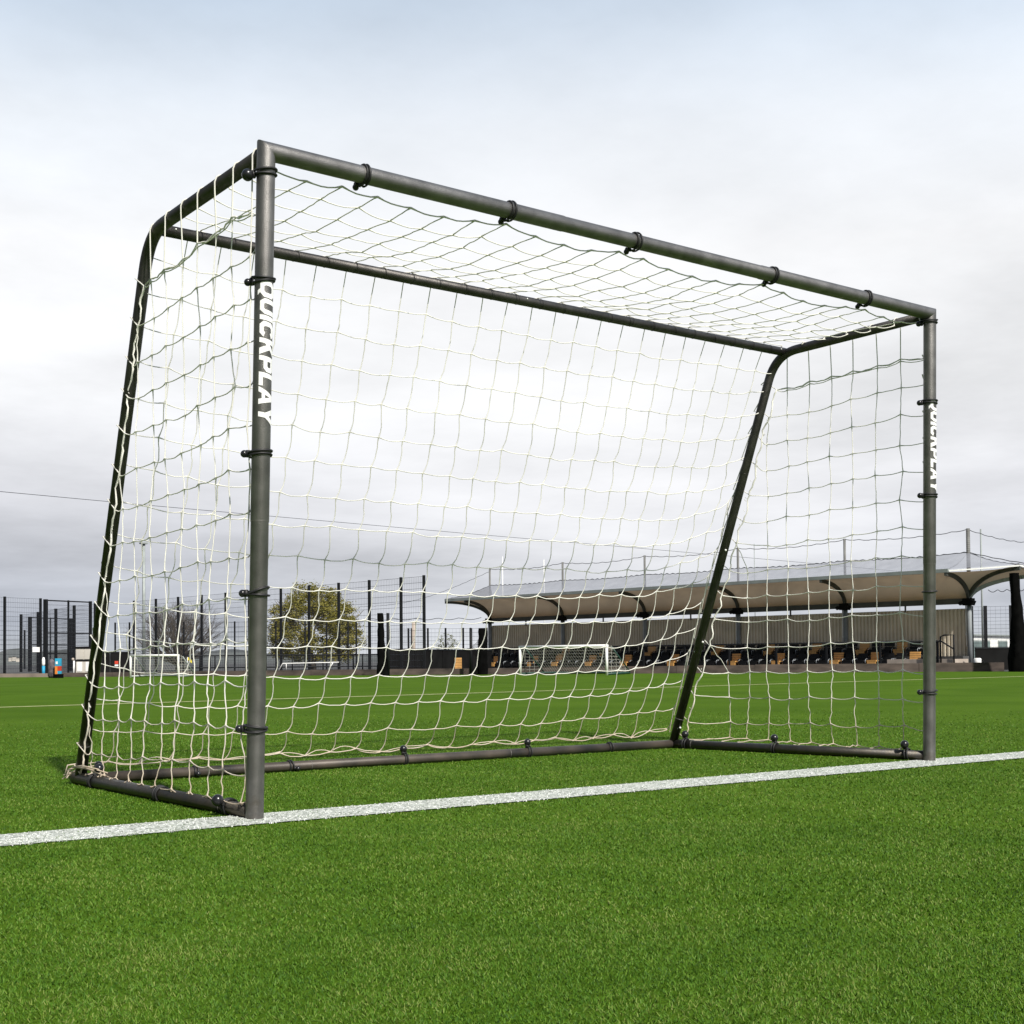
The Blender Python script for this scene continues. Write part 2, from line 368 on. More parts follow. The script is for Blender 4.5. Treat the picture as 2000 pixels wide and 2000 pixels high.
for t in (.32, .66): seam(BL0.lerp(BR0, t), BR0-BL0, .0236, rgb)
GB = {0: (Vector((FL0.x-.005, FL0.y+.02, RB)), BL0+Vector((-.005, .05, 0))), 1: (Vector((FR0.x, FR0.y+.02, RB)), BR0+Vector((0, .02, 0)))}
for k in (0, 1):
    s = MB(); s.tube(GB[k], RB, 20); o = s.build('ground_bar', M['bar'], goal)
    seam(GB[k][0].lerp(GB[k][1], .9 if k else .12), GB[k][1]-GB[k][0], RB, o)
for c in (leg_at_z(1, .62)+Vector((0, -.026, 0)), leg_at_z(1, 1.15)+Vector((-.01, -.024, 0)), leg_at_z(1, .12)+Vector((.0, -.026, 0))):
    s = MB(); s.sphere(c, .0065, 8, 6); s.build('bolt', M['white'], goal)
# bungee ties
def bungee(c, axis, R, balldir=None, ballr=.021, wob=.12, n=2):
    s = MB(); ax = Vector(axis).normalized(); x, y = frame(ax)
    bd = Vector(balldir).normalized() if balldir is not None else None
    for i in range(n):
        t = (random.uniform(-wob, wob), random.uniform(-wob, wob), random.uniform(-wob, wob))
        s.ring(Vector(c)+ax*((i-(n-1)/2)*.013), ax, R+.004+.0015*i, .0042, 24, 6, t, 1.12, bd)
    if bd is not None:
        q = Vector(c)+bd*(R+.012); s.tube([q-ax*.012, q+ax*.012], .008, 8)
    o = s.build('bungee_tie', M['rubber'], goal)
    if bd is not None:
        b = MB(); b.sphere(Vector(c)+bd*(R+.012+ballr), ballr); b.build('ball', M['ball'], o)
U3 = Vector((0, 0, 1))
for v, bd in ((335, (-.95, .2, -.25)), (545, (-.75, .65, -.1)), (885, (-.8, .6, 0)), (1158, (-.7, .7, 0)), (1423, (-.9, .35, 0))):
    z = zpost(v, 0); bungee(FL0.lerp(FL1, z/FL1.z), U3, RP, bd, .021 if v == 335 else .013, .16 if v != 1158 else .3)
for v, bd in ((628, (-.8, .6, -.2)), (785, (-.9, .4, -.1)), (968, (-.95, .3, 0)), (1352, (-.95, .3, 0))):
    z = zpost(v, 1); bungee(FR0.lerp(FR1, z/FR1.z), U3, RP, bd, .014)
bungee(FR0.lerp(FR1, zpost(1155, 1)/FR1.z), U3, RP, None, n=1)
for u, v in ((711, 352), (995, 428), (1240, 490), (1508, 552), (1691, 588)):
    t = tcross(u); bungee(FL1.lerp(FR1, t), FR1-FL1, .031, (-.2, .75, -.62), .012, .09)
def gpt(k, u, v): return (atX(u, v, GB[k][0].x).y-GB[k][0].y)/(GB[k][1].y-GB[k][0].y)
def barb(k, t, bd, **kw): bungee(GB[k][0].lerp(GB[k][1], t), GB[k][1]-GB[k][0], RB, bd, **kw)
barb(0, gpt(0, 208, 1530), (.3, -.1, 1)); barb(0, gpt(0, 328, 1552), (.5, -.4, -.5), ballr=.008, n=3); barb(0, .09, (-.85, -.1, .5))
barb(1, gpt(1, 1403, 1458), (.0, .1, 1)); barb(1, gpt(1, 1552, 1468), (.0, .1, 1)); barb(1, .06, (-.35, .1, .95))
for u, bd in ((192, (.0, -.1, 1)), (378, (0, -.9, -.1)), (562, (.5, -.8, -.2)), (783, (0, .2, 1)), (1020, (0, .1, 1)), (1175, None)):
    P = atY(u, 1500-(u-192)*.045, BL0.y*.97+BR0.y*.03); t = (P.x-BL0.x)/(BR0.x-BL0.x)
    bungee(BL0.lerp(BR0, t), BR0-BL0, .0235, bd, .019 if u in (192, 783, 1020) else .012)
# lettering wrapped round the posts
def glyphs():
    t, h = .31, .25
    def ring(w, skip=()):
        c, k = .24, .09
        o = [(c, 0), (w-c, 0), (w, c), (w, 1-c), (w-c, 1), (c, 1), (0, 1-c), (0, c)]
        n = [(t+k, h), (w-t-k, h), (w-t, h+k), (w-t, 1-h-k), (w-t-k, 1-h), (t+k, 1-h), (t, 1-h-k), (t, h+k)]
        return [[o[i], o[(i+1) % 8], n[(i+1) % 8], n[i]] for i in range(8) if i not in skip]
    def mir(q, w): return [(w-x, y) for x, y in q]
    bar = [(0, 0), (t, 0), (t, 1), (0, 1)]; G = {}
    G['Q'] = (1.08, ring(1.08)+[[(.56, 0), (.82, 0), (1.04, -.17), (.74, -.17)]])
    ul = [(0, .3), (.22, 0), (t+.07, h), (t, .32)]; w = 1.02
    G['U'] = (w, [[(0, .3), (t, .32), (t, 1), (0, 1)], mir([(0, .3), (t, .32), (t, 1), (0, 1)], w), ul, mir(ul, w), [(.22, 0), (w-.22, 0), (w-t-.07, h), (t+.07, h)]])
    G['I'] = (t, [bar]); G['C'] = (1.03, ring(1.03, (2,)))
    w = 1.06; G['K'] = (w, [bar, [(t, .34), (w, 1), (w-.4, 1), (t, .66)], [(t+.12, .446), (w-.38, 0), (w+.04, 0), (t+.36, .657)]])
    w = 1.; G['P'] = (w, [bar, [(t, 1), (t, 1-h), (w-t-.06, 1-h), (w-.2, 1)], [(w-.2, 1), (w-t-.06, 1-h), (w-t, .69), (w, .8)], [(w, .8), (w-t, .69), (w-t, .57), (w, .48)], [(w, .48), (w-t, .57), (w-t-.06, .52), (w-.2, .28)], [(w-.2, .28), (w-t-.06, .52), (t, .52), (t, .28)]])
    G['L'] = (.86, [bar, [(t, 0), (.86, 0), (.86, h), (t, h)]])
    w = 1.16; la = [(0, 0), (.34, 0), (.58, .72), (.41, 1)]
    G['A'] = (w, [la, mir(la, w), [(.41, 1), (.58, .72), (w-.41, 1)], [(.407, .2), (w-.407, .2), (w-.474, .4), (.474, .4)]])
    w = 1.1; ly = [(0, 1), (.39, .42), (.55, .42), (.55, .68), (.37, 1)]
    G['Y'] = (w, [[(.39, 0), (.71, 0), (.71, .42), (.55, .42), (.39, .42)], ly, mir(ly, w)])
    return G
def lettering(post, P0, P1, z_top, z_bot, arc, par):
    G = glyphs(); bm = bmesh.new(); x = 0
    for ch in 'QUICKPLAY':
        w_, polys = G[ch]
        for q in polys: bm.faces.new([bm.verts.new((x+px+.2*py, py, 0)) for px, py in q])
        x += w_+.07
    for i in range(-4, 27):
        bmesh.ops.bisect_plane(bm, geom=bm.verts[:]+bm.edges[:]+bm.faces[:], plane_co=(0, i/25, 0), plane_no=(0, 1, 0))
    xs = [v.co.x for v in bm.verts]; x0, x1 = min(xs), max(xs); m = MB(); r = RP+.0011; vs = []
    bm.verts.index_update()
    for v in bm.verts:
        z = z_top+(z_bot-z_top)*(v.co.x-x0)/(x1-x0); th = (v.co.y-.5)*arc+.05
        c = P0.lerp(P1, z/P1.z); vs.append((c.x+r*math.sin(th), c.y-r*math.cos(th), z))
    m.add(vs, [[q.index for q in f.verts] for f in bm.faces], False); bm.free()
    m.build('lettering', M['letter'], par)
lettering(postL, FL0, FL1, zpost(550, 0), zpost(833, 0), R_(98), postL)
lettering(postR, FR0, FR1, zpost(782, 1), zpost(964, 1), R_(98), postR)

# ---------------------------------------------------------------- the net
net = MB(); rnd = random.Random(5)
CR = .0023
def jit(a): return Vector((rnd.uniform(-a, a), rnd.uniform(-a, a), rnd.uniform(-a, a)))
def cord(a, b, sag=.0, r=CR, seg=5, wig=.0012):
    L = (b-a).length; pts = []
    for i in range(seg+1):
        t = i/seg; p = a.lerp(b, t); p = p-Vector((0, 0, sag*4*t*(1-t)))
        if 0 < i < seg: p = p+jit(wig)
        pts.append(p)
    net.tube(pts, [r*(1.55 if i in (0, seg) else 1.) for i in range(seg+1)], 5, caps=False)
NX = 25
# back and roof sheet: rows 0..NR over the roof, then down behind the rear crossbar
roof_rows = 6; back_rows = 16
def scallop(x):            # the front border hangs between its ties
    ties = [FL1.x]+[FL1.x+(FR1.x-FL1.x)*tcross(u) for u in (711, 995, 1240, 1508, 1691)]+[FR1.x]
    for a, b in zip(ties, ties[1:]):
        if a <= x <= b: t = (x-a)/(b-a); return 4*t*(1-t)*(.008+.034*(b-a))
    return 0
nodes_ = []
for j in range(roof_rows+back_rows+1):
    row = []
    for i in range(NX+1):
        s_ = i/NX; x = FL1.x+.028+s_*(FR1.x-FL1.x-.056) if j <= roof_rows else FL1.x-.01+s_*(FR1.x-FL1.x+.02)
        if j <= roof_rows:
            t = j/roof_rows; yb = BL1.y+(BR1.y-BL1.y)*s_
            y = .035+(yb-.035)*t; zt = FL1.z-.035+(.062)*t
            e = 1-abs(2*s_-1)**6
            z = zt-scallop(x)*(1-t)**1.5-.038*math.sin(math.pi*min(1, t*1.02))*e
            p = Vector((x, y+scallop(x)*.4*(1-t)**2, z))+jit(.008 if 0 < j < roof_rows else .003)
        else:
            t = (j-roof_rows)/back_rows
            top = BL1.lerp(BR1, s_)+Vector((0, .036, .01)); bot = BL0.lerp(BR0, s_)+Vector((0, .05, .055))
            p = top.lerp(bot, t**1.02)
            e = 1-abs(2*s_-1)**3
            p = p+Vector((0, -.05*math.sin(math.pi*t)*e, -.055*e*math.sin(math.pi*min(1, t*.75+.05))))
            if s_ > .8: p.z += .10*((s_-.8)/.2)**2*math.sin(math.pi*min(1, t))
            if s_ < .2: p.z += .03*((.2-s_)/.2)**2
            if t == 1: p.z = bot.z+.012*math.sin(i*2.1)+.02*(s_ > .94)
            p = p+jit(.009 if t < 1 else .004); p.z = max(p.z, .03)
        row.append(p)
    nodes_.append(row)
NJ = len(nodes_)
for j in range(NJ):
    for i in range(NX):
        rr = CR*1.25 if j in (0, NJ-1) else CR
        cord(nodes_[j][i], nodes_[j][i+1], rnd.uniform(.004, .012), rr)
        if j == NJ-1: cord(nodes_[j][i]+jit(.004), nodes_[j][i+1]+jit(.006), rnd.uniform(-.02, .012), CR)
for j in range(NJ-1):
    for i in range(NX+1):
        if j < roof_rows and i in (0, NX): continue
        a, b = nodes_[j][i], nodes_[j+1][i]
        if j == roof_rows:
            # over the rear crossbar
            cb = BL1.lerp(BR1, i/NX); net.tube([a, cb+Vector((0, .018, .024)), cb+Vector((0, .03, .008)), b], CR, 5, caps=False)
        elif j < roof_rows: cord(a, b, 0, wig=.002)
        else:
            A_s = .004+.011*min(1, (j-roof_rows)/8); net.tube([a.lerp(b, t/6)+Vector((A_s*math.sin(math.pi*(t/6)**1.6), 0, 0))+(jit(.0015) if 0 < t < 6 else Vector()) for t in range(7)], [CR*(1.5 if t in (0, 6) else 1) for t in range(7)], 5, caps=False)
# dark stitches round the rear crossbar
for i in range(1, NX):
    st = MB(); c = BL1.lerp(BR1, (i+.15)/NX); st.ring(c, (1, rnd.uniform(-.2, .2), rnd.uniform(-.35, .35)), .0243, .0011, 20, 4); st.build('lacing', M['rubber'], rc)
# side nets
def side(k):
    global CR
    CR = .0027
    sgn = -1 if k == 0 else 1
    F0, F1 = (FL0, FL1) if k == 0 else (FR0, FR1)
    X = lambda z: F0.x+(F1.x-F0.x)*z/Hh+sgn*.034
    dz = 2.2/15; dy = .155
    rows = [2.235-dz*q for q in range(0, 16)]      # z of rows; row 0 is at the top bar
    P = {}; ymaxc = {}
    for q, z in enumerate(rows):
        yl = leg_at_z(k, min(z, 2.2)).y
        m = int((yl-.035)/dy)
        for c in range(0, m+1):
            y = .045+c*dy
            if y > yl-.02: break
            bulge = .035*math.sin(math.pi*min(1, q/15))*math.sin(math.pi*min(1, y/max(.3, yl)))
            zz = z
            if q > 0: zz = z-.028*(y/yl)-.012+.02*math.sin(math.pi*y/yl)*0
            if c == 0: zz -= .02
            p = Vector((X(z)+(-sgn)*bulge*.6, y, zz))+jit(.009 if q > 0 else .002)
            if q == 0: p = Vector((X(2.26)-sgn*.01, y, F1.z+.0))   # on top of the bar
            if q == 15: p.z = max(.055, p.z)
            P[(q, c)] = p
        ymaxc[q] = max([c for (qq, c) in P if qq == q] or [0])
    bord = []
    for q, z in enumerate(rows[1:], 1):
        lp = leg_at_z(k, max(z-.03, .05)); out = sgn if k == 0 else sgn
        bord.append(Vector((lp.x+sgn*(.012 if k == 0 else .02), lp.y-(.031 if k == 0 else .05)+rnd.uniform(-.022, .004), lp.z+rnd.uniform(-.015, .015))))
    for q in range(0, 16):
        for c in range(0, 14):
            if (q, c) not in P: continue
            a = P[(q, c)]
            if q > 0 and (q, c+1) in P: cord(a, P[(q, c+1)], rnd.uniform(.003, .011)+(.003 if q > 11 else 0))
            if (q+1, c) in P:
                b = P[(q+1, c)]
                if q == 0:
                    y = a.y; tb = LEGP[k][0].lerp(LEGP[k][1], (y-LEGP[k][0].y)/(LEGP[k][1].y-LEGP[k][0].y)) if y < LEGP[k][1].y else min(LEGP[k][:12], key=lambda p_: abs(p_.y-y))
                    tz = tb.z; bx = tb.x; rn_ = nodes_[min(roof_rows, c)][0 if k == 0 else NX]
                    if c > roof_rows: rn_ = Vector((bx-sgn*.027, y, tz-.02))
                    net.tube([rn_, Vector((bx-sgn*.027, y+.003, tz+.01)), Vector((bx-sgn*.012, y, tz+.026)), Vector((bx+sgn*.008, y, tz+.0275)), Vector((bx+sgn*.022, y, tz+.018)), Vector((bx+sgn*.029, y+.002, tz-.002)), Vector((bx+sgn*.029, y+.002, tz-.03)), b], CR*1.1, 5, caps=False)
                else: cord(a, b, 0, wig=.0018 if q < 12 else .005)
        if q > 0:
            c = ymaxc[q]; a = P.get((q, c))
            if a is not None: cord(a, bord[q-1], rnd.uniform(.0, .014))
            # loop from the border round the leg to the back sheet
            lp = leg_at_z(k, max(bord[q-1].z+.03, .06))
            net.tube([bord[q-1], Vector((lp.x+sgn*.03, lp.y+.012, lp.z+.012)), Vector((lp.x+sgn*.012, lp.y+.03, lp.z+.012)), Vector((lp.x-sgn*.02, lp.y+.03, lp.z+.01)), nodes_[min(NJ-1, roof_rows+q)][0 if k == 0 else NX]], CR, 5, caps=False)
            # ties to the post
            a = P.get((q, 0))
            if a is not None:
                pz = a.z+(.05 if q % 3 == 2 else .02); cord(a, Vector((X(pz)-sgn*.03, F0.y+.03, min(pz, 2.2))), .008)
    # columns that end at the leg
    for q in range(1, 16):
        for c in range(0, 14):
            if (q, c) in P and (q-1, c) not in P: cord(P[(q, c)], bord[max(0, q-2)], -.01, wig=.006)
    # bottom hooks to the ground bar
    for c in range(0, 14):
        if (15, c) in P:
            a = P[(15, c)]; g = GB[k][0].lerp(GB[k][1], min(.98, max(.03, (a.y-GB[k][0].y+rnd.uniform(-.03, .03))/(GB[k][1].y-GB[k][0].y))))
            cord(a, g+Vector((sgn*.012, 0, RB*.95)), .0, wig=.006)
    # thick twisted border rope down the leg and under the top bar
    pts = []
    for a, b in zip(bord, bord[1:]):
        for i in range(7):
            t = i/7; p = a.lerp(b, t); lp = leg_at_z(k, max(.04, p.z)); p = p+Vector((0, .012*math.sin(t*math.pi*2+a.z*9), 0))+jit(.003)
            pts.append(p)
    pts.append(bord[-1]); net.tube(pts, [CR*1.35*rnd.uniform(.8, 1.35) for _ in pts], 6)
    topb = [P[(1, c)]+Vector((0, 0, .012)) for c in range(0, 8) if (1, c) in P]
    pp = []
    for a, b in zip(topb, topb[1:]):
        for i in range(6): pp.append(a.lerp(b, i/6)-Vector((0, 0, .012*math.sin(math.pi*i/6)))+jit(.003))
    pp.append(topb[-1]); pp.append(bord[0]); net.tube(pp, [CR*1.3*rnd.uniform(.8, 1.4) for _ in pp], 6)
    return P
side(0); side(1)
# frayed bunch of cord at the rear left corner
for i in range(9):
    a = BL0+Vector((rnd.uniform(-.05, .02), rnd.uniform(.0, .07), rnd.uniform(.02, .07))); b = BL0+Vector((rnd.uniform(-.06, -.02), rnd.uniform(.02, .1), rnd.uniform(-.015, .03)))
    net.tube([a, a.lerp(b, .5)+jit(.02), b], CR*1.2, 5)
for i in range(4):
    a = BL0+Vector((-.03, .03, .05)); b = BL0+Vector((rnd.uniform(-.01, .03), rnd.uniform(-.3, -.15), rnd.uniform(.03, .06))); net.tube([a, a.lerp(b, .5)+Vector((-.01, 0, .012)), b], CR, 5)
for k in (0, 1):
    for i in range(26):
        z = rnd.uniform(.15, 2.0); lp = leg_at_z(k, z); q = Vector((lp.x+(-.012 if k == 0 else .02), lp.y-(.036 if k == 0 else .055), z)); net.tube([q, q+Vector((0, rnd.uniform(-.016, .016), rnd.uniform(-.012, .012)))], .0016, 4)
net.build('net', M['cord'], goal)

# ---------------------------------------------------------------- edge of the pitch
def sleepers(u0_, u1_, h, w, m, lab, cat, nm='low_wall', gap=.012):
    a = onl(u0_, 1318, A_, B_); b = onl(u1_, 1318, A_, B_); a.z = b.z = 0; L = (b-a).length; n = max(1, round(L/2.6))
    t = thing(nm, a, lab, cat); s = MB()
    for i in range(n):
        p = a.lerp(b, (i+.0)/n)+kd*gap/2; q = a.lerp(b, (i+1)/n)-kd*gap/2; o = kn*(w/2+random.uniform(0, .012)); hh = h[0]+(h[1]-h[0])*(i+.5)/n+random.uniform(-.008, .008)
        s.bar(p+o+Vector((0, 0, hh/2)), q+o+Vector((0, 0, hh/2)), w, hh)
    s.build('sleepers', m, t); return t
M['timber2'] = mat('pale_sleeper', (.24, .19, .165), .85, 0, .3, 1.2, c2=(.32, .25, .22))
sleepers(-160, 94, (.13, .14), .2, M['timber2'], 'pale pinkish low kerb at the far left edge of the pitch', 'kerb')
sleepers(96, 1962, (.15, .30), .2, M['timber'], 'long low brown timber kerb along the far edge of the pitch', 'kerb')
# furled ball-stop nets
def furled(u, dist, ztop, w0, w1, lean, lab, pole=None, web=False):
    b = gD(u, dist); t = thing('furled_net', b, lab, 'furled net', 'furled nets hanging along the pitch edge'); s = MB(); n = 14; P = []
    for j in range(15):
        f = j/14; z = ztop*(1-f)+.0; w = w0+(w1-w0)*f**2+.008*math.sin(j*1.7); ring = []
        c = b+camR*(lean*(1-f))+Vector((0, 0, z)); c.z = z
        for i in range(n+1):
            a = 2*math.pi*i/n; rr = w*(1+.14*math.sin(a*5+j*.6)+.08*random.random()); ring.append(c+Vector((camR.x, camR.y, 0))*math.cos(a)*rr+Vector((camF.x, camF.y, 0))*math.sin(a)*rr)
        P.append(ring)
    for q in P: q[-1] = q[0]
    s.grid(P); s.add(P[0][:-1], [list(range(n))]); s.build('bundle', M['drape'], t)
    if pole is not None:
        s = MB(); c = gD(u+pole, dist); s.tube([c, c+Vector((0, 0, ztop))], .055, 10); s.build('pole', M['fence'], t)
    if web:
        s = MB()
        for i in range(9):
            f = i/8; a = gD(u+pole, dist, .75+.2*f); bb = b+camR*(lean*.6)+Vector((0, 0, .8+f*(ztop-.9))); bb.z = .8+f*(ztop-.9)
            mid = a.lerp(bb, .5)-Vector((0, 0, .12)); s.tube([a, mid, bb], .007, 4)
        s.build('net_web', M['drape'], t)
    return t
furled(747, 44.6, 2.15, .095, .2, -.07, 'black furled net bundle left of the stand with a pole close on its right', 11)
furled(942, 45.0, 1.62, .15, .17, .03, 'black furled net bundle at the left end of the stand, slim pole on its left', -22, True)
furled(1992, 43.6, 3.1, .13, .34, -.12, 'tall black furled net bundle at the right edge past the stand')

# ---------------------------------------------------------------- fences
def fence(name, us, dists, H, lab, wr=.0065, hs=.21, vs=.1, vr=.0032, pr=.04, tops=None, rails=(), group='mesh fences round the pitch'):
    """posts at the given columns; one mesh panel between each pair"""
    base = gD(us[0], dists[0]); t = thing(name, base, lab, 'fence', group); pts = [gD(u, d) for u, d in zip(us, dists)]
    for i, p in enumerate(pts):
        h = tops[i] if tops else H; s = MB(); r = pr[i] if isinstance(pr, (list, tuple)) else pr
        s.box(p+Vector((0, 0, h/2)), 2*r, 2*r, h, kd, kn); s.build('fence_post', M['fence'], t)
    for i, (a, b) in enumerate(zip(pts, pts[1:])):
        h = min(tops[i], tops[i+1]) if tops else H; s = MB(); n = int((h-.05)/hs)
        for j in range(n+1):
            z = .08+j*(h-.12)/n; s.tube([a+Vector((0, 0, z)), b+Vector((0, 0, z))], wr, 3, caps=False)
        L = (b-a).length; m = int(L/vs)
        for j in range(1, m):
            p = a.lerp(b, j/m); s.tube([p+Vector((0, 0, .05)), p+Vector((0, 0, h-.04))], vr, 3, caps=False)
        s.build('mesh_panel', M['wire'], t)
        for z in rails:
            s = MB(); s.bar(a+Vector((0, 0, z)), b+Vector((0, 0, z)), .05, .06); s.build('rail', M['fence'], t)
    return t
us = [262, 304.6, 348, 394, 441, 487, 549, 604, 662, 722, 784, 829]
A1 = gD(829, 46.9); A2 = gD(262, 67)
dl = [(onl(u, 1285, A1, A2)-CAM).to_2d().length for u in us]
fence('mesh_fence', us, dl, 3.6, 'tall black mesh fence running from the bare tree to the stand', pr=.045)
fence('mesh_fence', [-60, 9, 79], [62, 63.6, 65], 3.6, 'tall black mesh fence at the far left edge of the photo', pr=.045)
fence('gate_frame', [89, 133.5, 176.5], [66, 66.9, 67.8], 3.6, 'wide black gate frame with crossbars and mesh behind the left kerb', pr=[.08, .035, .06], rails=(3.55, 1.98, 1.0), vs=.07)
fence('cage_fence', [41, 74, 109, 145, 186], [85, 81, 76, 71.5, 69], 3.55, 'black cage fence stepping down to the left behind the gate', pr=.06)
fence('cage_fence', [58.5, 98.5, 137], [88, 89.5, 91], 3.5, 'low black cage gate with crossbars behind the left fence', pr=[.09, .03, .11], rails=(3.45, 1.72))
fence('cage_fence', [-120, 48], [118, 123], 3.5, 'faint mesh fence far behind the left cage', pr=.06, hs=.4, vs=.5)
fence('mesh_fence', [225, 253, 305, 359, 410, 458.5, 480, 539, 596, 638, 680, 696, 741], [74, 73.5, 73, 72.6, 72.4, 72, 72, 72, 72, 72, 72, 72, 72], 2.72, 'lower black mesh fence standing in front of the trees', pr=.035, hs=.25, vs=.16)
fence('mesh_fence', [758, 798, 804.5, 836, 870.6, 905, 919.5, 951], [66, 66, 66, 66, 66, 66, 66, 66], 2.15, 'low black mesh fence behind the dark hoarding near the stand', pr=.04, hs=.2, vs=.16)
fence('mesh_fence', [1899, 1926, 1976, 2040, 2110], [62, 62, 62, 62, 62], 2.75, 'black mesh fence right of the stand in front of the white building', pr=.07, hs=.16, vs=.2, wr=.006)
# black railing in front of the trees and the dark boards beside the stand
def railing(us, dists, H, lab, zs, pr=.03, mesh=False):
    t = thing('railing', gD(us[0], dists[0]), lab, 'railing', 'black railings beyond the kerb'); pts = [gD(u, d) for u, d in zip(us, dists)]
    for p in pts:
        s = MB(); s.tube([p, p+Vector((0, 0, H))], pr, 8); s.build('rail_post', M['fence'], t)
    for z in zs:
        s = MB(); s.tube([p+Vector((0, 0, z)) for p in pts], pr*.9, 8); s.build('rail', M['fence'], t)
    if mesh:
        s = MB()
        for a, b in zip(pts, pts[1:]):
            m = int((b-a).length/.09)
            for j in range(1, m): p = a.lerp(b, j/m); s.tube([p+Vector((0, 0, .1)), p+Vector((0, 0, H-.03))], .004, 3, caps=False)
            for j in range(1, 8): s.tube([a+Vector((0, 0, H*j/8)), b+Vector((0, 0, H*j/8))], .004, 3, caps=False)
        s.build('infill', M['wire'], t)
    return t
railing([350, 390, 420, 480, 520, 571, 631, 690, 708, 745], [51]*10, .78, 'long black railing behind the kerb in front of the trees', (.76, .3), .028, True)
def hoarding(u0_, u1_, d0, d1, z0, z1, lab):
    a = gD(u0_, d0); b = gD(u1_, d1); t = thing('hoarding', a, lab, 'hoarding', 'black hoardings beside the stand'); n = max(2, int((b-a).length/1.2))
    for i in range(n):
        p = a.lerp(b, i/n); q = a.lerp(b, (i+1)/n-.006); s = MB(); s.bar(p+Vector((0, 0, (z0+z1)/2)), q+Vector((0, 0, (z0+z1)/2)), .05, z1-z0); s.build('board', M['hoard'], t)
    s = MB(); s.bar(a+Vector((0, 0, z1+.02)), b+Vector((0, 0, z1+.02)), .09, .05); s.build('capping', M['fence'], t); return t
hoarding(752, 960, 51.5, 60, 0, .93, 'long dark hoarding between the furled nets left of the stand')
hoarding(1905, 2080, 48.6, 50, 0, .76, 'dark hoarding behind the right end of the kerb')
hoarding(178, 252, 58, 58, .0, .95, 'dark boards under the red notice by the left goal')
# ---------------------------------------------------------------- the stand
Ls = gD(958, 65.8); Rs = gD(1895, 50.1); es = (Rs-Ls).normalized(); LEN = (Rs-Ls).length
nf = Vector((es.y, -es.x, 0)); nf = nf if nf.x < 0 else -nf
def S(s_, n_, z): return Ls+es*s_+nf*n_+Vector((0, 0, z))
def s_of(u, n_):
    p = onl(u, 1285, S(0, n_, 0), S(LEN, n_, 0)); return (p-Ls).dot(es)
stand = thing('covered_stand', Ls, 'covered spectator stand with beige curved canopy and corrugated rear wall', 'stand')
ZB, ZE, WF, WL, WE = 2.6, 3.5, 1.7, 1.5, 0.
def prof(t): return math.sin(t*math.pi/2), 1-math.cos(t*math.pi/2)      # height fraction, outreach fraction
cols = [LEN*i/5 for i in range(6)]
can = MB()
NS = 61
for sg in (1, -1):                        # front and rear wing
    P = []
    for j in range(13):
        h, o = prof(j/12); row = []
        for i in range(NS):
            f = i/(NS-1); s_ = LEN*f; ext = 0
            # corners reach out over the ends
            sc = -WL*o+(LEN+WL*o)*f
            row.append(S(sc, sg*WF*o, ZB+(ZE-ZB)*h+.0))
        P.append(row)
    can.grid(P)
P = []
for j in range(13):
    h, o = prof(j/12); P.append([S(-WL*o, -WF*o+2*WF*o*i/8, ZB+(ZE-ZB)*h-.12*math.sin(math.pi*i/8)*h) for i in range(9)])
can.grid(P)
T1 = (LEN, WF, ZE); T2 = (LEN+1.95, .1, ZE+.16); T3 = (LEN+2.2, -2.0, ZE-.02); T4 = (LEN, -WF, ZE)
def tip(T, t): h, o = prof(t); return S(LEN+(T[0]-LEN)*o, T[1]*o, ZB+(T[2]-ZB)*h)
for Ta, Tb in ((T1, T2), (T2, T3), (T3, T4)):
    P = []
    for j in range(13):
        a = tip(Ta, j/12); b = tip(Tb, j/12); P.append([a.lerp(b, i/6)-Vector((0, 0, .05*math.sin(math.pi*i/6)*j/12)) for i in range(7)])
    can.grid(P)
can.build('canopy', M['soffit'], stand)
s = MB(); E = [S(-WL, WF, ZE), S(LEN+.1, WF, ZE)]
s.bar(E[0]+Vector((0, 0, .05)), E[1]+Vector((0, 0, .05)), .12, .13); s.build('front_gutter', M['gutter'], stand)
s = MB(); E = [S(-WL, -WF, ZE), S(LEN, -WF, ZE)]
s.bar(E[0]+Vector((0, 0, .05)), E[1]+Vector((0, 0, .05)), .12, .13); s.build('rear_gutter', M['gutter'], stand)
for a, b in ((S(-WL, WF, ZE+.02), S(-WL, -WF, ZE+.02)), (S(T1[0]+.1, T1[1], T1[2]+.04), S(T2[0], T2[1], T2[2]+.03)), (S(T2[0], T2[1], T2[2]+.03), S(T3[0], T3[1], T3[2]+.03))):
    s = MB(); s.bar(a, b, .07, .05); s.build('end_trim', M['white'], stand)
for T, mt in ((T2, 'rib'), (T3, 'gutter')):
    s = MB(); pts = [tip(T, j/12)-Vector((0, 0, .06)) for j in range(13)]
    for a, b in zip(pts, pts[1:]): s.bar(a, b+(b-a)*.12, .1, .14)
    s.build('rib', M[mt], stand)
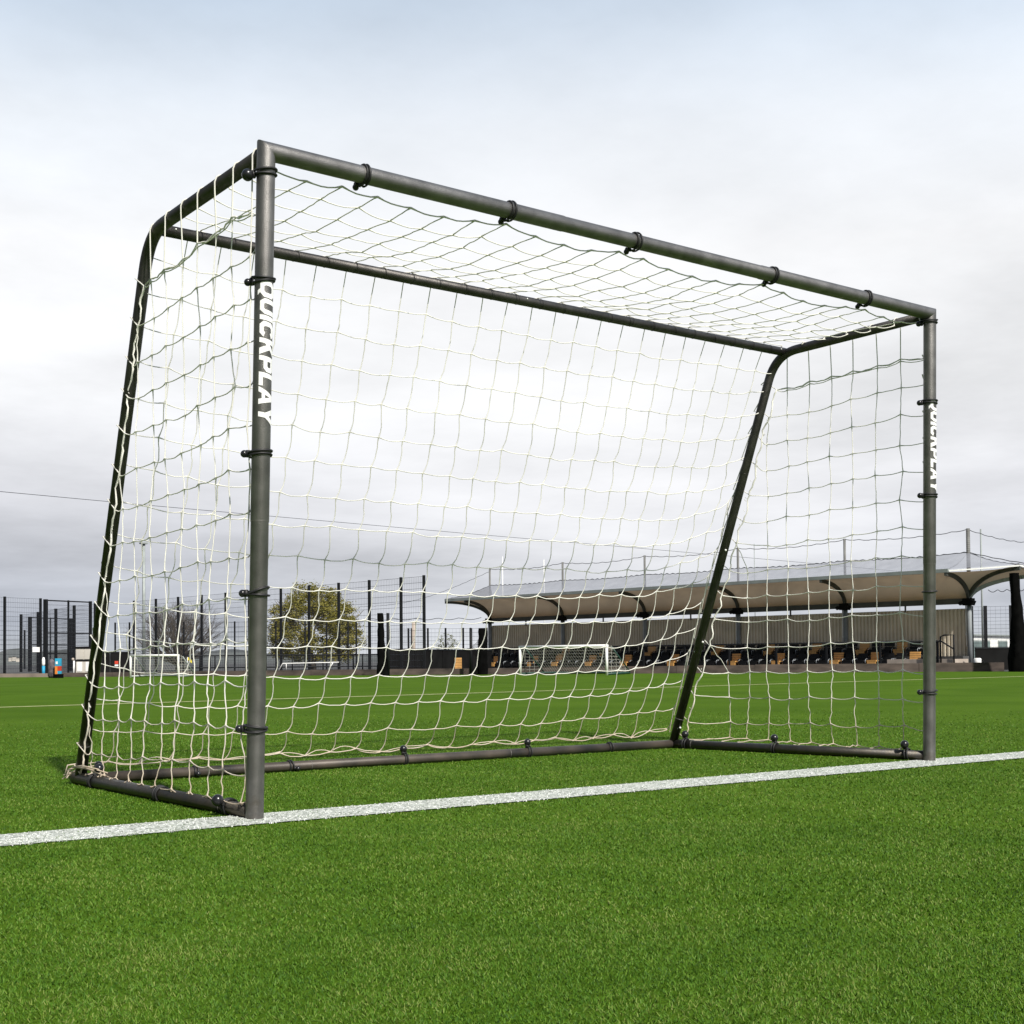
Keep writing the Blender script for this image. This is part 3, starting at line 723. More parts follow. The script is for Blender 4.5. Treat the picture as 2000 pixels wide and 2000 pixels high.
for i, c in enumerate(cols):
    for sg in (1, -1):
        s = MB(); pts = []
        for j in range(13):
            h, o = prof(j/12); e_ = 0
            pts.append(S(c+e_, sg*(WF*o+.02), ZB-.06+(ZE-ZB)*h))
        for a, b in zip(pts, pts[1:]): s.bar(a, b+(b-a)*.12, .1, .14)
        s.build('rib', M['rib'], stand)
    if i == 0:
        s = MB(); pts = [S(-WL*prof(j/12)[1], WF*prof(j/12)[1], ZB-.06+(ZE-ZB)*prof(j/12)[0]) for j in range(13)]
        for a, b in zip(pts, pts[1:]): s.bar(a, b+(b-a)*.12, .1, .12)
        s.build('rib', M['rib'], stand)
    s = MB(); s.tube([S(c, 0, 0), S(c, 0, ZB)], .085, 12); s.build('column', M['column'], stand)
    s = MB(); s.tube([S(c-.13, .0, ZB-.22), S(c-.13, .0, .85)], .025, 8); s.tube([S(c-.13, 0, 1.25), S(c-.13, 0, 1.33)], .034, 8); s.build('drain_pipe', M['white'], stand)
    s = MB(); s.box(S(c, .05, ZB-.12), .34, .3, .26, es, nf); s.box(S(c+.16, .12, ZB-.14), .2, .2, .17, (es+Vector((0, 0, -.5))).normalized(), nf, (Vector((0, 0, 1))+es*.5).normalized())
    s.tube([S(c-.2, .1, ZB-.14), S(c-.2, .3, ZB-.18)], .075, 10); s.build('bracket', M['hoard'], stand)
    s = MB(); s.tube([S(c, 0, ZB), S(c, 0, 5.17)], .05 if i < 5 else .07, 10)
    if i == 5:
        for q in range(12): s.ring(S(c, 0, 4.3+q*.07), U3, .064, .012, 14, 5)
    s.build('mast', M['mast'], stand)
s = MB(); s.bar(S(-.05, 0, ZB-.09), S(LEN+.05, 0, ZB-.09), .16, .2); s.build('beam', M['rib'], stand)
for i in range(5):
    c = (cols[i]+cols[i+1])/2; s = MB(); s.box(S(c, -.02, 2.33), .05, .05, .3, es, nf); s.build('strut', M['rib'], stand)
wl = MB(); n = int(LEN/.155); P0 = []; pitch = LEN/n
prof_pts = []
for i in range(n):
    a = i*pitch
    prof_pts += [(a, -.1), (a+pitch*.42, -.1), (a+pitch*.5, -.16), (a+pitch*.92, -.16)]
prof_pts.append((LEN, -.1))
wl.grid([[S(a, o, z) for a, o in prof_pts] for z in (.0, 2.24)], False); wl.build('rear_wall', M['wall'], stand)
s = MB(); s.bar(S(0, -.22, 2.2), S(LEN, -.22, 2.2), .08, .1); s.build('wall_rail', M['rib'], stand)
# terrace steps
s = MB()
for q, (n0, n1, z) in enumerate(((.55, 1.75, .1), (-.1, .55, .5))): s.box(S(LEN/2, (n0+n1)/2, z/2), LEN, n1-n0, z, es, nf)
s.build('terrace', M['asphalt'], stand)
# translucent protective netting tented over the roof from the mast collars
def meshnet(name, fac, col):
    m = bpy.data.materials.new(name); nt, N, L, b = nodes(m)
    tc = N.new('ShaderNodeTexCoord'); nz = N.new('ShaderNodeTexNoise'); nz.inputs['Scale'].default_value = 2.5; nz.inputs['Detail'].default_value = 5; L.new(tc.outputs['Object'], nz.inputs['Vector'])
    mr = N.new('ShaderNodeMapRange'); mr.inputs[1].default_value = .3; mr.inputs[2].default_value = .7; mr.inputs[3].default_value = fac-.12; mr.inputs[4].default_value = fac+.12; L.new(nz.outputs['Fac'], mr.inputs[0])
    tr = N.new('ShaderNodeBsdfTransparent'); ms = N.new('ShaderNodeMixShader'); b.inputs['Base Color'].default_value = (*col, 1); b.inputs['Roughness'].default_value = .8
    L.new(mr.outputs[0], ms.inputs[0]); L.new(tr.outputs[0], ms.inputs[1]); L.new(b.outputs[0], ms.inputs[2]); L.new(ms.outputs[0], N['Material Output'].inputs[0]); return m
M['roofnet'] = meshnet('roof_netting', .62, (.24, .25, .28))
rn = MB(); ZR = 4.3; rows = []
for f in range(9):
    t = f/8; row = []
    for i in range(41):
        c = LEN*i/40; dip = .06*abs(math.sin(math.pi*i/8)); row.append(S(c+(-WL if i == 0 else .1 if i == 40 else 0)*t, WF*t, ZR-dip*(1-t)+(ZE+.12-ZR)*t-.12*math.sin(math.pi*t)))
    rows.append(row)
rn.grid(rows)
for end in (0, 1):
    a = S(LEN*end, 0, ZR); e_ = -WL
    tp = [Vector(S(*T1))+(S(*T2)-S(*T1))*(i/4) if i <= 4 else S(*T2)+(S(*T3)-S(*T2))*((i-4)/4) for i in range(9)] if end else [S(e_, WF*(1-2*i/8), ZE+.02) for i in range(9)]
    P = [[a.lerp(tp[i]+Vector((0, 0, .1)), t/6)-Vector((0, 0, .1*math.sin(math.pi*t/6))) for i in range(9)] for t in range(7)]; rn.grid(P)
rows = [[S(LEN*i/40+(-WL if i == 0 else .1 if i == 40 else 0)*f/4, -WF*f/4, ZR-.06*abs(math.sin(math.pi*i/8))*(1-f/4)+(ZE+.12-ZR)*f/4) for i in range(41)] for f in range(5)]
rn.build('roof_netting', M['roofnet'], stand)
s = MB(); pts = []
for i in range(161): c = LEN*i/160; pts.append(S(c, 0, ZR-.06*abs(math.sin(math.pi*i/32))+.025*math.sin(i*2.9)))
s.tube(pts, .018, 5)
for end in (0, 1):
    for sg in (1, -1):
        a = S(LEN*end, 0, ZR); b = (S(T2[0], T2[1], T2[2]+.1) if sg > 0 else S(T3[0]+1.2, T3[1], T3[2]+.1)) if end else S(-WL, sg*WF, ZE+.12); s.tube([a.lerp(b, t/14)-Vector((0, 0, .1*math.sin(math.pi*t/14)+.02*(t % 2))) for t in range(15)], .016, 5)
s.build('net_rope', M['wire'], stand)
# front rail with mesh
s = MB(); s.tube([S(.3, 1.85, 1.05), S(LEN-.3, 1.85, 1.05)], .028, 8); s.build('front_rail', M['fence'], stand)
for i in range(12):
    c = .3+(LEN-.6)*i/11; s = MB(); s.box(S(c, 1.85, .52), .07, .07, 1.04, es, nf); s.build('rail_post', M['fence'], stand)
# stair rail and pale plinth at the near end of the stand
s = MB()
for off in (0, .75):
    s.tube([S(LEN-.15-off*.9, 1.9, .1), S(LEN-.15-off*.9, 1.9, .9+.3*(off == 0)), S(LEN+.0-off*.2, 1.9, 1.25-.2*(off > 0)), S(LEN+.35, 1.9, 1.25-.5*(off > 0)), S(LEN+.35, 1.9, .05)], .03, 8)
s.build('stair_rail', M['fence'], stand)
M['plinth'] = mat('pale_block', (.4, .34, .29), .9, 0, .15, 3)
s = MB(); s.box(S(LEN-1.0, 1.3, .2), 2.6, 1.1, .4, es, nf); s.build('plinth', M['plinth'], stand)
# seats
def make_seat(ms, name, lab, grp):
    t = thing(name, (0, 0, 0), lab, 'seat', grp); s = MB(); c = Vector((0, 0, 0))
    orange = ms is M['seat_o']
    for k in range(6 if orange else 3):
        hh = .066 if orange else .14; z = .14+k*(.46/(6 if orange else 3)); s.box(c+nf*(-.04-.12*(z-.14))+Vector((0, 0, z+.02)), .42 if z > .25 else .38, .04, hh, es, nf, (Vector((0, 0, 1))-nf*.15).normalized())
    s.build('backrest', ms, t)
    s = MB(); s.box(c+nf*.13+Vector((0, 0, .25)), .4, .32, .05, es, nf); s.box(c+nf*.27+Vector((0, 0, .16)), .36, .04, .16, es, nf); s.build('seat_pan', ms, t)
    for k in (-.235, .235):
        s = MB(); q = c+es*k; s.tube([q+nf*.2, q+nf*.2+Vector((0, 0, .27)), q+nf*.12+Vector((0, 0, .33)), q-nf*.02+Vector((0, 0, .33)), q-nf*.06+Vector((0, 0, .0))], .014, 6)
        s.build('arm_frame', M['loop'] if not orange else M['seat_b'], t)
    return t
ORD = ['first', 'second', 'third', 'fourth', 'fifth', 'sixth', 'seventh', 'eighth', 'ninth', 'tenth', 'eleventh', 'twelfth', 'thirteenth', 'fourteenth', 'fifteenth', 'sixteenth', 'seventeenth', 'eighteenth', 'nineteenth', 'twentieth', 'twenty-first', 'twenty-second', 'twenty-third', 'twenty-fourth', 'twenty-fifth', 'twenty-sixth', 'twenty-seventh', 'twenty-eighth', 'twenty-ninth', 'thirtieth', 'thirty-first', 'thirty-second', 'thirty-third', 'thirty-fourth', 'thirty-fifth', 'thirty-sixth', 'thirty-seventh', 'thirty-eighth', 'thirty-ninth', 'fortieth', 'forty-first', 'forty-second', 'forty-third', 'forty-fourth', 'forty-fifth', 'forty-sixth', 'forty-seventh', 'forty-eighth']
proto = {}
for rown, n_, z, orr in (('front', .85, .1, [969, 1044, 1093, 1158, 1225, 1316, 1428, 1528, 1636, 1703, 1781, 1800]), ('back', .2, .5, [1100, 1190, 1277, 1410, 1512, 1592, 1680, 1770])):
    s0 = s_of(968, n_); s1 = s_of(1812, n_); N_ = int((s1-s0)/.535); so = {min(range(N_+1), key=lambda i: abs(s0+(s1-s0)*i/N_-s_of(u, n_))) for u in orr}
    cnt = {'orange': 0, 'black': 0}
    for i in range(N_, -1, -1):
        cl = 'orange' if i in so else 'black'; cnt[cl] += 1
        lab = f"{cl} seat, {ORD[cnt[cl]-1]} {cl} one from the right in the stand's {rown} row"
        grp = 'seats in the covered stand'
        if cl not in proto: proto[cl] = o = make_seat(M['seat_o' if cl == 'orange' else 'seat_b'], 'stadium_seat', lab, grp); o.location = S(s0+(s1-s0)*i/N_, n_, z)
        else: dup(proto[cl], S(s0+(s1-s0)*i/N_, n_, z), lab)
# ball-stop net rope along the mast heads, and another far behind
s = MB(); bs = thing('ball_stop_net', S(LEN, 0, 0), 'thin grey ball stop net strung between the masts over the stand', 'net')
pts = []
for i in range(5):
    for j in range(24):
        t = j/24; pts.append(S(cols[i]+(cols[i+1]-cols[i])*t, 0, 5.12-.13*4*t*(1-t)+.03*(j % 3 == 0)))
e1 = gD(2090, 62, 5.6); 
for j in range(30): t = j/29; pts.append(S(LEN, 0, 5.12).lerp(e1, t)-Vector((0, 0, .3*4*t*(1-t)-.03*(j % 3 == 0))))
s.tube(pts, .013, 5); 
e0 = gD(700, 82, 3.9); pts = [S(0, 0, 5.0).lerp(e0, j/40)-Vector((0, 0, .5*math.sin(math.pi*j/40)-.02*(j % 2))) for j in range(41)]; s.tube(pts, .010, 5)
s.build('head_rope', M['wire'], bs)
s = MB(); bs2 = thing('ball_stop_net', gD(700, 90), 'distant scalloped net rope low behind the furled nets left of the stand', 'net')
for ua, ub, va, vb, d in ((640, 940, 1208, 1206, 88), (1930, 2060, 1152, 1146, 75)):
    n = 40; a = atD(ua, va, d); b = atD(ub, vb, d); s.tube([a.lerp(b, j/n)-Vector((0, 0, .14*abs(math.sin(math.pi*j/n*7)))) for j in range(n+1)], .02, 5)
s.build('head_rope', M['wire'], bs2)
def slim(u, v0, d, r, m, lab, nm='slim_mast', cat='mast', sec=8, cap=False, group='slim poles beyond the pitch'):
    p = gD(u, d); zt = atD(u, v0, d).z; t = MB(); t.tube([p, p+Vector((0, 0, zt))], [r, r*.8], sec)
    if cap: t.box(p+Vector((0, 0, zt+.03)), r*4, r*4, .08)
    return tag(t.build(nm, m), lab, cat, group)
slim(983, 1087, 95, .035, M['white'], 'thin white mast just left of the first bay over the stand roof')
slim(1064, 1093, 95, .035, M['white'], 'thin white mast behind the second bay of the stand roof')
slim(1476, 1062, 95, .03, M['gutter'], 'thin grey mast right of the sloping rear goal leg over the stand')
slim(1920, 1033, 62, .045, M['gutter'], 'thin grey pole just right of the last lattice mast of the stand')
slim(281, 1062, 78, .1, M['gutter'], 'tall pale grey lighting pole behind the left side of the goal', 'lighting_pole', 'pole', 12, True)
slim(808, 1215, 62, .1, M['plinth'], 'short pale stone coloured post between the tall fence and the stand', 'pale_post', 'post', 10)
# overhead cable
s = MB(); ca = [atD(u, v, d) for u, v, d in ((-200, 946, 70), (0, 960, 75), (280, 986, 82), (550, 1010, 90), (900, 1041, 100), (1240, 1070, 110), (1560, 1098, 120), (1800, 1120, 128))]
s.tube(ca, .016, 5, caps=False); tag(s.build('overhead_cable', M['wire']), 'thin overhead cable crossing the sky behind the goal', 'cable')

# ---------------------------------------------------------------- small goals
def small_goal(pl, pr_, h, dep, lab, rp=.045, net_h=True, rear=M['green'], back=1.0):
    t = thing('small_goal', pl, lab, 'football goal', 'small white goals at the far edge'); d = (pr_-pl).normalized(); n = Vector((-d.y, d.x, 0)); n = n if n.dot(camF) > 0 else -n
    Z = Vector((0, 0, 1))
    for p in (pl, pr_):
        s = MB(); s.tube([p, p+Z*(h-rp)], rp, 12); s.build('post', M['white'], t)
    s = MB(); s.tube([pl+Z*(h-rp)-d*rp, pr_+Z*(h-rp)+d*rp], rp*1.02, 12); s.build('crossbar', M['white'], t)
    bl = pl+n*dep; br = pr_+n*dep
    s = MB(); s.tube([pl+Z*.04, bl+Z*.06, br+Z*.06, pr_+Z*.04], .035, 8); s.build('rear_frame', rear, t)
    for p, q in ((pl, bl), (pr_, br)):
        s = MB(); s.tube([p+Z*(h-.08)+n*.25, q+Z*.1], .022, 8); s.build('stay', rear, t)
    s = MB(); gx = .11
    W = (pr_-pl).length; m = int(W/gx); k = int(h/gx)
    tops = lambda f: pl.lerp(pr_, f)+Z*(h-.03); mid = lambda f: pl.lerp(pr_, f)+n*.3+Z*(h-.08); bot = lambda f: bl.lerp(br, f)+Z*.08
    for i in range(m+1): s.tube([tops(i/m), mid(i/m), bot(i/m)], .0042, 3, caps=False)
    for j in range(k+1):
        f = j/k; s.tube([mid(0).lerp(bot(0), f), mid(1).lerp(bot(1), f)], .0042, 3, caps=False)
    for f in (0, 1):
        for j in range(k+1):
            g = j/k; s.tube([tops(f).lerp(tops(f)-Z*(h-.08), g), mid(f).lerp(bot(f), g)], .006, 3, caps=False)
        for j in range(5):
            g = j/5; a = pl.lerp(pr_, f)+n*dep*g; zt = (h-.03) if dep*g < .3 else (h-.08)*(1-(dep*g-.3)/(dep-.3)); s.tube([a+Z*.05, a+Z*max(.06, zt)], .006, 3, caps=False)
    s.build('net', M['fine_net'], t); return t
small_goal(gD(1016, 43.3), gD(1185, 40.8), .97, 1.15, 'small white goal with green rear frame in front of the stand')
small_goal(gD(255, 47.2), gD(348, 46.0), .80, .95, 'small white goal at the left seen through the side net', .036, rear=M['gutter'])
t = thing('low_goal_frame', gD(548, 49.5), 'low white goal frame lying behind the kerb under the green tree', 'goal frame'); s = MB()
a = gD(552, 49.5, .44); b = gD(628, 49.5, .46); c = gD(650, 49.5, .46); s.tube([gD(544, 49.5, .17), a, b, gD(662, 49.5, .47)], .02, 6); s.build('frame', M['white'], t)
s = MB(); s.tube([gD(641, 49.5, .18), gD(648, 49.5, .38), c], .02, 6); s.tube([gD(559, 49.5, .43), gD(559, 49.5, .2)], .015, 6); s.build('stay', M['white'], t)
# ---------------------------------------------------------------- small things at the left
def panel(nm, u0_, u1_, v0, v1, d, m, lab, cat, th=.05, legs=False):
    a = atD(u0_, v1, d); b = atD(u1_, v1, d); zt = atD((u0_+u1_)/2, v0, d).z; zb = (a.z+b.z)/2
    t = thing(nm, gD((u0_+u1_)/2, d), lab, cat); s = MB(); mid = Vector(((a.x+b.x)/2, (a.y+b.y)/2, (zt+zb)/2)); ax = Vector((b.x-a.x, b.y-a.y, 0)); w = ax.length; ax.normalize()
    s.box(mid, w, th, zt-zb, ax, Vector((-ax.y, ax.x, 0))); s.build('board', m, t)
    if legs:
        s = MB()
        for f in (-.4, .4): q = mid+ax*w*f; s.tube([Vector((q.x, q.y, 0))+camF*.06, Vector((q.x, q.y, zt-.05))+camF*.06], .03, 6)
        s.build('leg', M['fence'], t)
    return t, mid, ax, w, zb, zt
M['red'] = mat('red_board', (.5, .04, .015), .5, 0, .1, 4); M['blue'] = mat('blue_fabric', (.02, .3, .5), .6, 0, .15, 3); M['orange'] = mat('orange_fabric', (.65, .2, .03), .6, 0, .1, 3)
M['navy'] = mat('navy_fabric', (.02, .025, .05), .7, 0, .5, 8, c2=(.14, .11, .12)); M['cabin'] = mat('cream_panel', (.5, .47, .42), .6, 0, .12, 2); M['yellow'] = mat('yellow_fabric', (.6, .5, .05), .6, 0, .15, 5)
panel('notice_board', 63.5, 77.5, 1264, 1273.5, 64, M['white'], 'plain white notice among the black gate posts at the far left', 'notice')
t, mid, ax, w, zb, zt = panel('notice_board', 224, 231, 1291, 1297, 57, M['red'], 'small red notice with white strip on the dark boards at left', 'notice')
s = MB(); s.box(mid-Vector((0, 0, .12)), w, .06, .07, ax, Vector((-ax.y, ax.x, 0))); s.build('white_strip', M['white'], t)
t = thing('marker_post', gD(85, 54), 'white rounded marker board on a blue striped foot, between two black gate posts', 'marker'); s = MB()
s.tube([gD(85, 54, .42), gD(85, 54, .5), gD(85, 54, .65), gD(85, 54, .76)], [.05, .062, .062, .035], 12); s.build('board', M['white'], t)
s = MB(); s.tube([gD(85, 54, .0), gD(85, 54, .42)], .06, 12); s.build('foot', M['blue'], t)
t = thing('kit_bag', gD(101, 49), 'dark navy kit bag standing on the pitch edge left of the bright banner', 'bag'); s = MB()
s.tube([gD(101, 49, 0), gD(101, 49, .1), gD(101, 49, .5), gD(100.5, 49, .62), gD(101, 49, .68)], [.1, .14, .13, .1, .04], 12); s.build('body', M['navy'], t)
t = thing('banner_stand', gD(114, 48.5), 'bright banner block of blue over orange and red at the left pitch edge', 'banner'); s = MB(); q = gD(114, 48.5)
ax = Vector((camR.x, camR.y, 0)).normalized(); fy = Vector((-ax.y, ax.x, 0))
s.box(q+Vector((0, 0, .56)), .21, .1, .27, ax, fy); s.build('upper_panel', M['blue'], t)
s = MB(); s.box(q+Vector((0, 0, .28))-ax*.06, .09, .1, .28, ax, fy); s.build('orange_panel', M['orange'], t)
s = MB(); s.box(q+Vector((0, 0, .34))+ax*.045, .12, .1, .16, ax, fy); s.build('red_panel', M['red'], t)
s = MB(); s.box(q+Vector((0, 0, .2))+ax*.045, .12, .1, .1, ax, fy); s.build('blue_panel', M['blue'], t)
s = MB(); s.box(q+Vector((0, 0, .54))-ax*.04-fy*.052, .07, .006, .09, ax, fy); s.build('white_patch', M['white'], t)
s = MB(); s.box(q+Vector((0, 0, .07)), .3, .2, .14, ax, fy); s.build('base', M['drape'], t)
t = thing('slim_post', gD(145, 56), 'short slim white post right of the bright banner', 'post'); s = MB(); s.tube([gD(144, 56, 0), gD(144.5, 56, .62)], .035, 8); s.build('shaft', M['white'], t)
s = MB(); s.sphere(gD(142.5, 56, .68), .06, 10, 7); s.build('cap', M['plinth'], t)
t = thing('storage_cabin', gD(160, 60), 'cream storage cabin with double doors and dark roof behind the left gate', 'cabin'); q = gD(164, 60)
s = MB(); s.box(q+Vector((0, 0, .62))+fy*.6, .72, 1.2, 1.08, ax, fy); s.build('walls', M['cabin'], t)
s = MB(); s.box(q+Vector((0, 0, 1.2))+fy*.6, .78, 1.26, .08, ax, fy); s.build('roof', M['hoard'], t)
for f in (-.17, .17):
    s = MB(); s.box(q+Vector((0, 0, .9))+ax*f-fy*.012, .3, .02, .42, ax, fy); s.build('door', M['cabin'], t)
    s = MB(); s.box(q+Vector((0, 0, .36))+ax*f*1.1-fy*.012, .22, .02, .42, ax, fy); s.build('door', M['white'], t)
s = MB(); s.box(q+Vector((0, 0, .64))-fy*.015, .72, .03, .06, ax, fy); s.build('mid_rail', M['hoard'], t)
t = thing('corner_flag', gD(366, 52), 'small yellow flag on a thin pole right of the left small goal', 'flag'); s = MB(); s.tube([gD(366, 52, 0), gD(366, 52, .72)], .012, 6); s.build('pole', M['white'], t)
s = MB(); P = [[gD(366, 52, .70-.06*j-.05*(i/6)**2*2+.02*math.sin(i)) + ax*(.03*i)+fy*.02*math.sin(i*1.3) for j in range(3)] for i in range(7)]; s.grid(P); s.build('cloth', M['yellow'], t)
# yellow slatted crate left of the stand, white drum and white building at the right
q = gD(895, 50); t = thing('slatted_crate', q, 'stack of yellow slats standing on end before the dark hoarding', 'crate'); s = MB()
for k in range(9): s.box(q+Vector((0, 0, .08+.062*k)), .27, .2, .05, ax, fy)
s.build('slats', M['seat_o'], t)
s = MB(); s.box(q+Vector((0, 0, .33)), .22, .16, .54, ax, fy); s.build('core', M['hoard'], t)
q = gD(1909, 47.5); t = thing('drum', q, 'small white drum at the near end of the stand', 'drum'); s = MB(); s.tube([q+Vector((0, 0, .12)), q+Vector((0, 0, .40)), q+Vector((0, 0, .43))], [.13, .13, .1], 16); s.build('body', M['white'], t)
s = MB(); s.tube([q+ax*.14+Vector((0, 0, .1)), q+ax*.14+Vector((0, 0, .3)), q+ax*.2+Vector((0, 0, .34)), q+ax*.26+Vector((0, 0, .12))], .018, 6); s.build('handle', M['fence'], t)
q0 = gD(1886, 78); q1 = gD(2070, 92); dx = (q1-q0).normalized(); dn = Vector((-dx.y, dx.x, 0)); dn = dn if dn.dot(camF) > 0 else -dn; Lb = (q1-q0).length
t = thing('white_building', q0, 'low flat white building with wide windows beyond the right end of the stand', 'building'); zt = atD(1940, 1239.5, 76).z; zb = atD(1940, 1248.5, 76).z
s = MB(); s.box(q0+dx*Lb/2+dn*3+Vector((0, 0, zt/2)), Lb, 6, zt, dx, dn); s.build('wall', M['white'], t)
s = MB(); s.box(q0+dx*Lb/2+dn*3+Vector((0, 0, zt+.04)), Lb+.3, 6.3, .08, dx, dn); s.build('roof', M['gutter'], t)
M['glass'] = mat('green_glass', (.1, .14, .13), .12, 0, .3, 1, spec=.8)
for ua, ub in ((1892, 1932), (1948.5, 1966), (1985, 2020)):
    a = onl(ua, 1250, q0, q1); b = onl(ub, 1250, q0, q1); f = MB(); c = (a+b)/2; c.z = (zb+.25)/2; f.box(c-dn*.03, (b-a).length, .05, zb-.25, dx, dn); fr = f.build('window', M['gutter'], t)
    g = MB(); g.box(c-dn*.06, (b-a).length-.12, .03, zb-.4, dx, dn); g.build('pane', M['glass'], fr)

# ---------------------------------------------------------------- trees, hills
def branchy(s, base, top, r, depth, spread, twigs, rs):
    """recursive limbs; collects the twig ends"""
    d = top-base; n = 4; pts = [base.lerp(top, i/n)+Vector((rs.uniform(-1, 1), rs.uniform(-1, 1), rs.uniform(-1, 1)))*d.length*.035*(0 < i < n) for i in range(n+1)]
    s.tube(pts, [r*(1-.45*i/n) for i in range(n+1)], 5 if depth > 1 else 3, caps=False)
    if depth == 0: twigs.append(top); return
    for k in range(3 if depth > 1 else 4):
        f = rs.uniform(.45, 1.0) if k else 1.; p = pts[0].lerp(pts[-1], f); L = d.length*rs.uniform(.5, .78)
        dirn = (d.normalized()+Vector((rs.uniform(-1, 1), rs.uniform(-1, 1), rs.uniform(-.35, .75)))*spread).normalized()
        branchy(s, p, p+dirn*L, r*.52, depth-1, spread, twigs, rs)
def tree(nm, u, d, H, W, trunk_h, leaves, lm, lab, seed, leafsize, skirt=.5, tw=M['bark'], limbs=9, depth=3, profile=None):
    b = gD(u, d); rs = random.Random(seed); t = thing(nm, b, lab, 'tree'); tr_ = MB()
    tr_.tube([b, b+Vector((.02, 0, trunk_h*.5)), b+Vector((0, .03, trunk_h))], [H*.035, H*.028, H*.024], 10); tr_.build('trunk', tw, t)
    s = MB(); tw_ = []
    for k in range(limbs):
        a = 2*math.pi*k/limbs+rs.uniform(-.3, .3); el = rs.uniform(.35, 1.45); L = (.42 if leaves else .5)*min(H-trunk_h, W*1.0/max(.3, math.cos(el)+.25)*.6)
        st_ = b+Vector((0, 0, trunk_h*rs.uniform(.55, 1.1))); dv = Vector((math.cos(a)*math.cos(el)*W/H*1.35, math.sin(a)*math.cos(el)*W/H*1.35, math.sin(el)))
        branchy(s, st_, st_+dv*L, H*.014, depth, .62, tw_, rs)
    s.build('limbs', tw, t)
    if leaves:
        c = MB(); cz = trunk_h*.75; hh = H-cz
        clumps = []
        for k in range(230):
            while True:
                x, y, z = rs.uniform(-1, 1), rs.uniform(-1, 1), rs.uniform(0, 1)
                pr = profile(z) if profile else math.sqrt(max(0, 1-(2*z-1)**2))
                rr = math.hypot(x, y)
                if rr < pr and (rr > pr*.45 or rs.random() < .35): break
            clumps.append((b+Vector((x*W/2, y*W/2, cz+z*hh)), rs.uniform(.16, .34)*W/5))
        for k in range(leaves):
            cp, cr = clumps[rs.randrange(len(clumps))]; g = Vector((rs.gauss(0, 1), rs.gauss(0, 1), rs.gauss(0, .7)))*cr*.62
            p = cp+g; a = Vector((rs.uniform(-1, 1), rs.uniform(-1, 1), rs.uniform(-1, 1))).normalized(); x, y = frame(a); l = leafsize*rs.uniform(.6, 1.4)
            c.add([p-x*l, p+y*l*.6, p+x*l, p-y*l*.6], [[0, 1, 2, 3]])
        c.build('crown', lm, t)
    return t
tree('leafy_tree', 612, 78, 5.55, 5.7, .8, 46000, M['leaf'], 'bushy yellow green spring tree behind the fence right of the left goal post', 3, .05, profile=lambda z: (1.0 if z < .35 else max(0, 1-((z-.35)/.68)**1.7))*(.75+.25*min(1, z/.2)))
tree('bare_tree', 346, 84, 3.7, 4.0, .5, 0, None, 'leafless grey brown tree behind the left side net', 8, .05, tw=M['twig'], limbs=52, depth=4)
tree('small_bush', 873, 70, 1.95, 1.2, .7, 900, M['leaf2'], 'small pale green bush behind the dark hoarding', 5, .035, limbs=5, depth=2)
s = MB(); P = []
for i in range(81):
    u = -400+i*22; d0 = 420; h = 4.6+1.0*math.sin(i*.37)+.6*math.sin(i*1.3+1)+.35*random.random()
    if u > 250: h *= max(.55, 1-(u-250)/1600)
    p = gD(u, d0); q = gD(u, d0+200); P.append([p+Vector((0, 0, -.5)), p.lerp(q, .12)+Vector((0, 0, h*.6)), p.lerp(q, .35)+Vector((0, 0, h*.95)), p.lerp(q, .5)+Vector((0, 0, h)), q+Vector((0, 0, -1))])
s.grid(P); tag(s.build('hills', M['hill']), 'low dark wooded hills on the horizon at left', 'hills', kind='structure')
rs = random.Random(2)
for k, (u, v) in enumerate(((22, 1284), (30, 1283), (38, 1285), (150, 1284), (205, 1285), (238, 1283))):
    d = 415; q = gD(u, d); z = atD(u, v, d).z; h = MB(); h.box(q+Vector((0, 0, z-.6)), .8+.25*(k % 3), 2, 1.2, ax, fy); 
    t = thing('far_house', q, f'tiny pale house on the far hill, {ORD[k]} from the left', 'house', 'tiny houses on the far hill'); h.build('walls', M['cabin'], t)
    r_ = MB(); w2 = .45+.13*(k % 3); zz = z+.0; r_.add([q+ax*-w2-fy*1.1+Vector((0, 0, zz)), q+ax*w2-fy*1.1+Vector((0, 0, zz)), q+ax*w2+fy*1.1+Vector((0, 0, zz)), q+ax*-w2+fy*1.1+Vector((0, 0, zz)), q-fy*1.1+Vector((0, 0, zz+.35)), q+fy*1.1+Vector((0, 0, zz+.35))], [[0, 1, 4], [1, 2, 5, 4], [2, 3, 5], [3, 0, 4, 5]]); r_.build('roof', M['hill'], t)

# ---------------------------------------------------------------- sky and sun
SUN_EL, SUN_AZ = R_(43), math.atan2(-.13, -1)      # azimuth: x = sin, y = cos
sd = Vector((math.sin(SUN_AZ)*math.cos(SUN_EL), math.cos(SUN_AZ)*math.cos(SUN_EL), math.sin(SUN_EL)))
sun = bpy.data.lights.new('sun', 'SUN'); sun.energy = 4.8; sun.angle = R_(2.); sun.color = (1, .95, .87)
so = bpy.data.objects.new('sun', sun); COL.objects.link(so); so.rotation_euler = sd.to_track_quat('Z', 'Y').to_euler()
w = bpy.data.worlds.new('World'); scene.world = w; w.use_nodes = True; nt = w.node_tree; N = nt.nodes; L = nt.links
for n in list(N): N.remove(n)
out = N.new('ShaderNodeOutputWorld'); bg = N.new('ShaderNodeBackground')
sky = N.new('ShaderNodeTexSky'); sky.sky_type = 'NISHITA'; sky.sun_disc = False; sky.sun_elevation = SUN_EL; sky.sun_rotation = SUN_AZ
tc = N.new('ShaderNodeTexCoord'); sep = N.new('ShaderNodeSeparateXYZ'); L.new(tc.outputs['Generated'], sep.inputs[0])
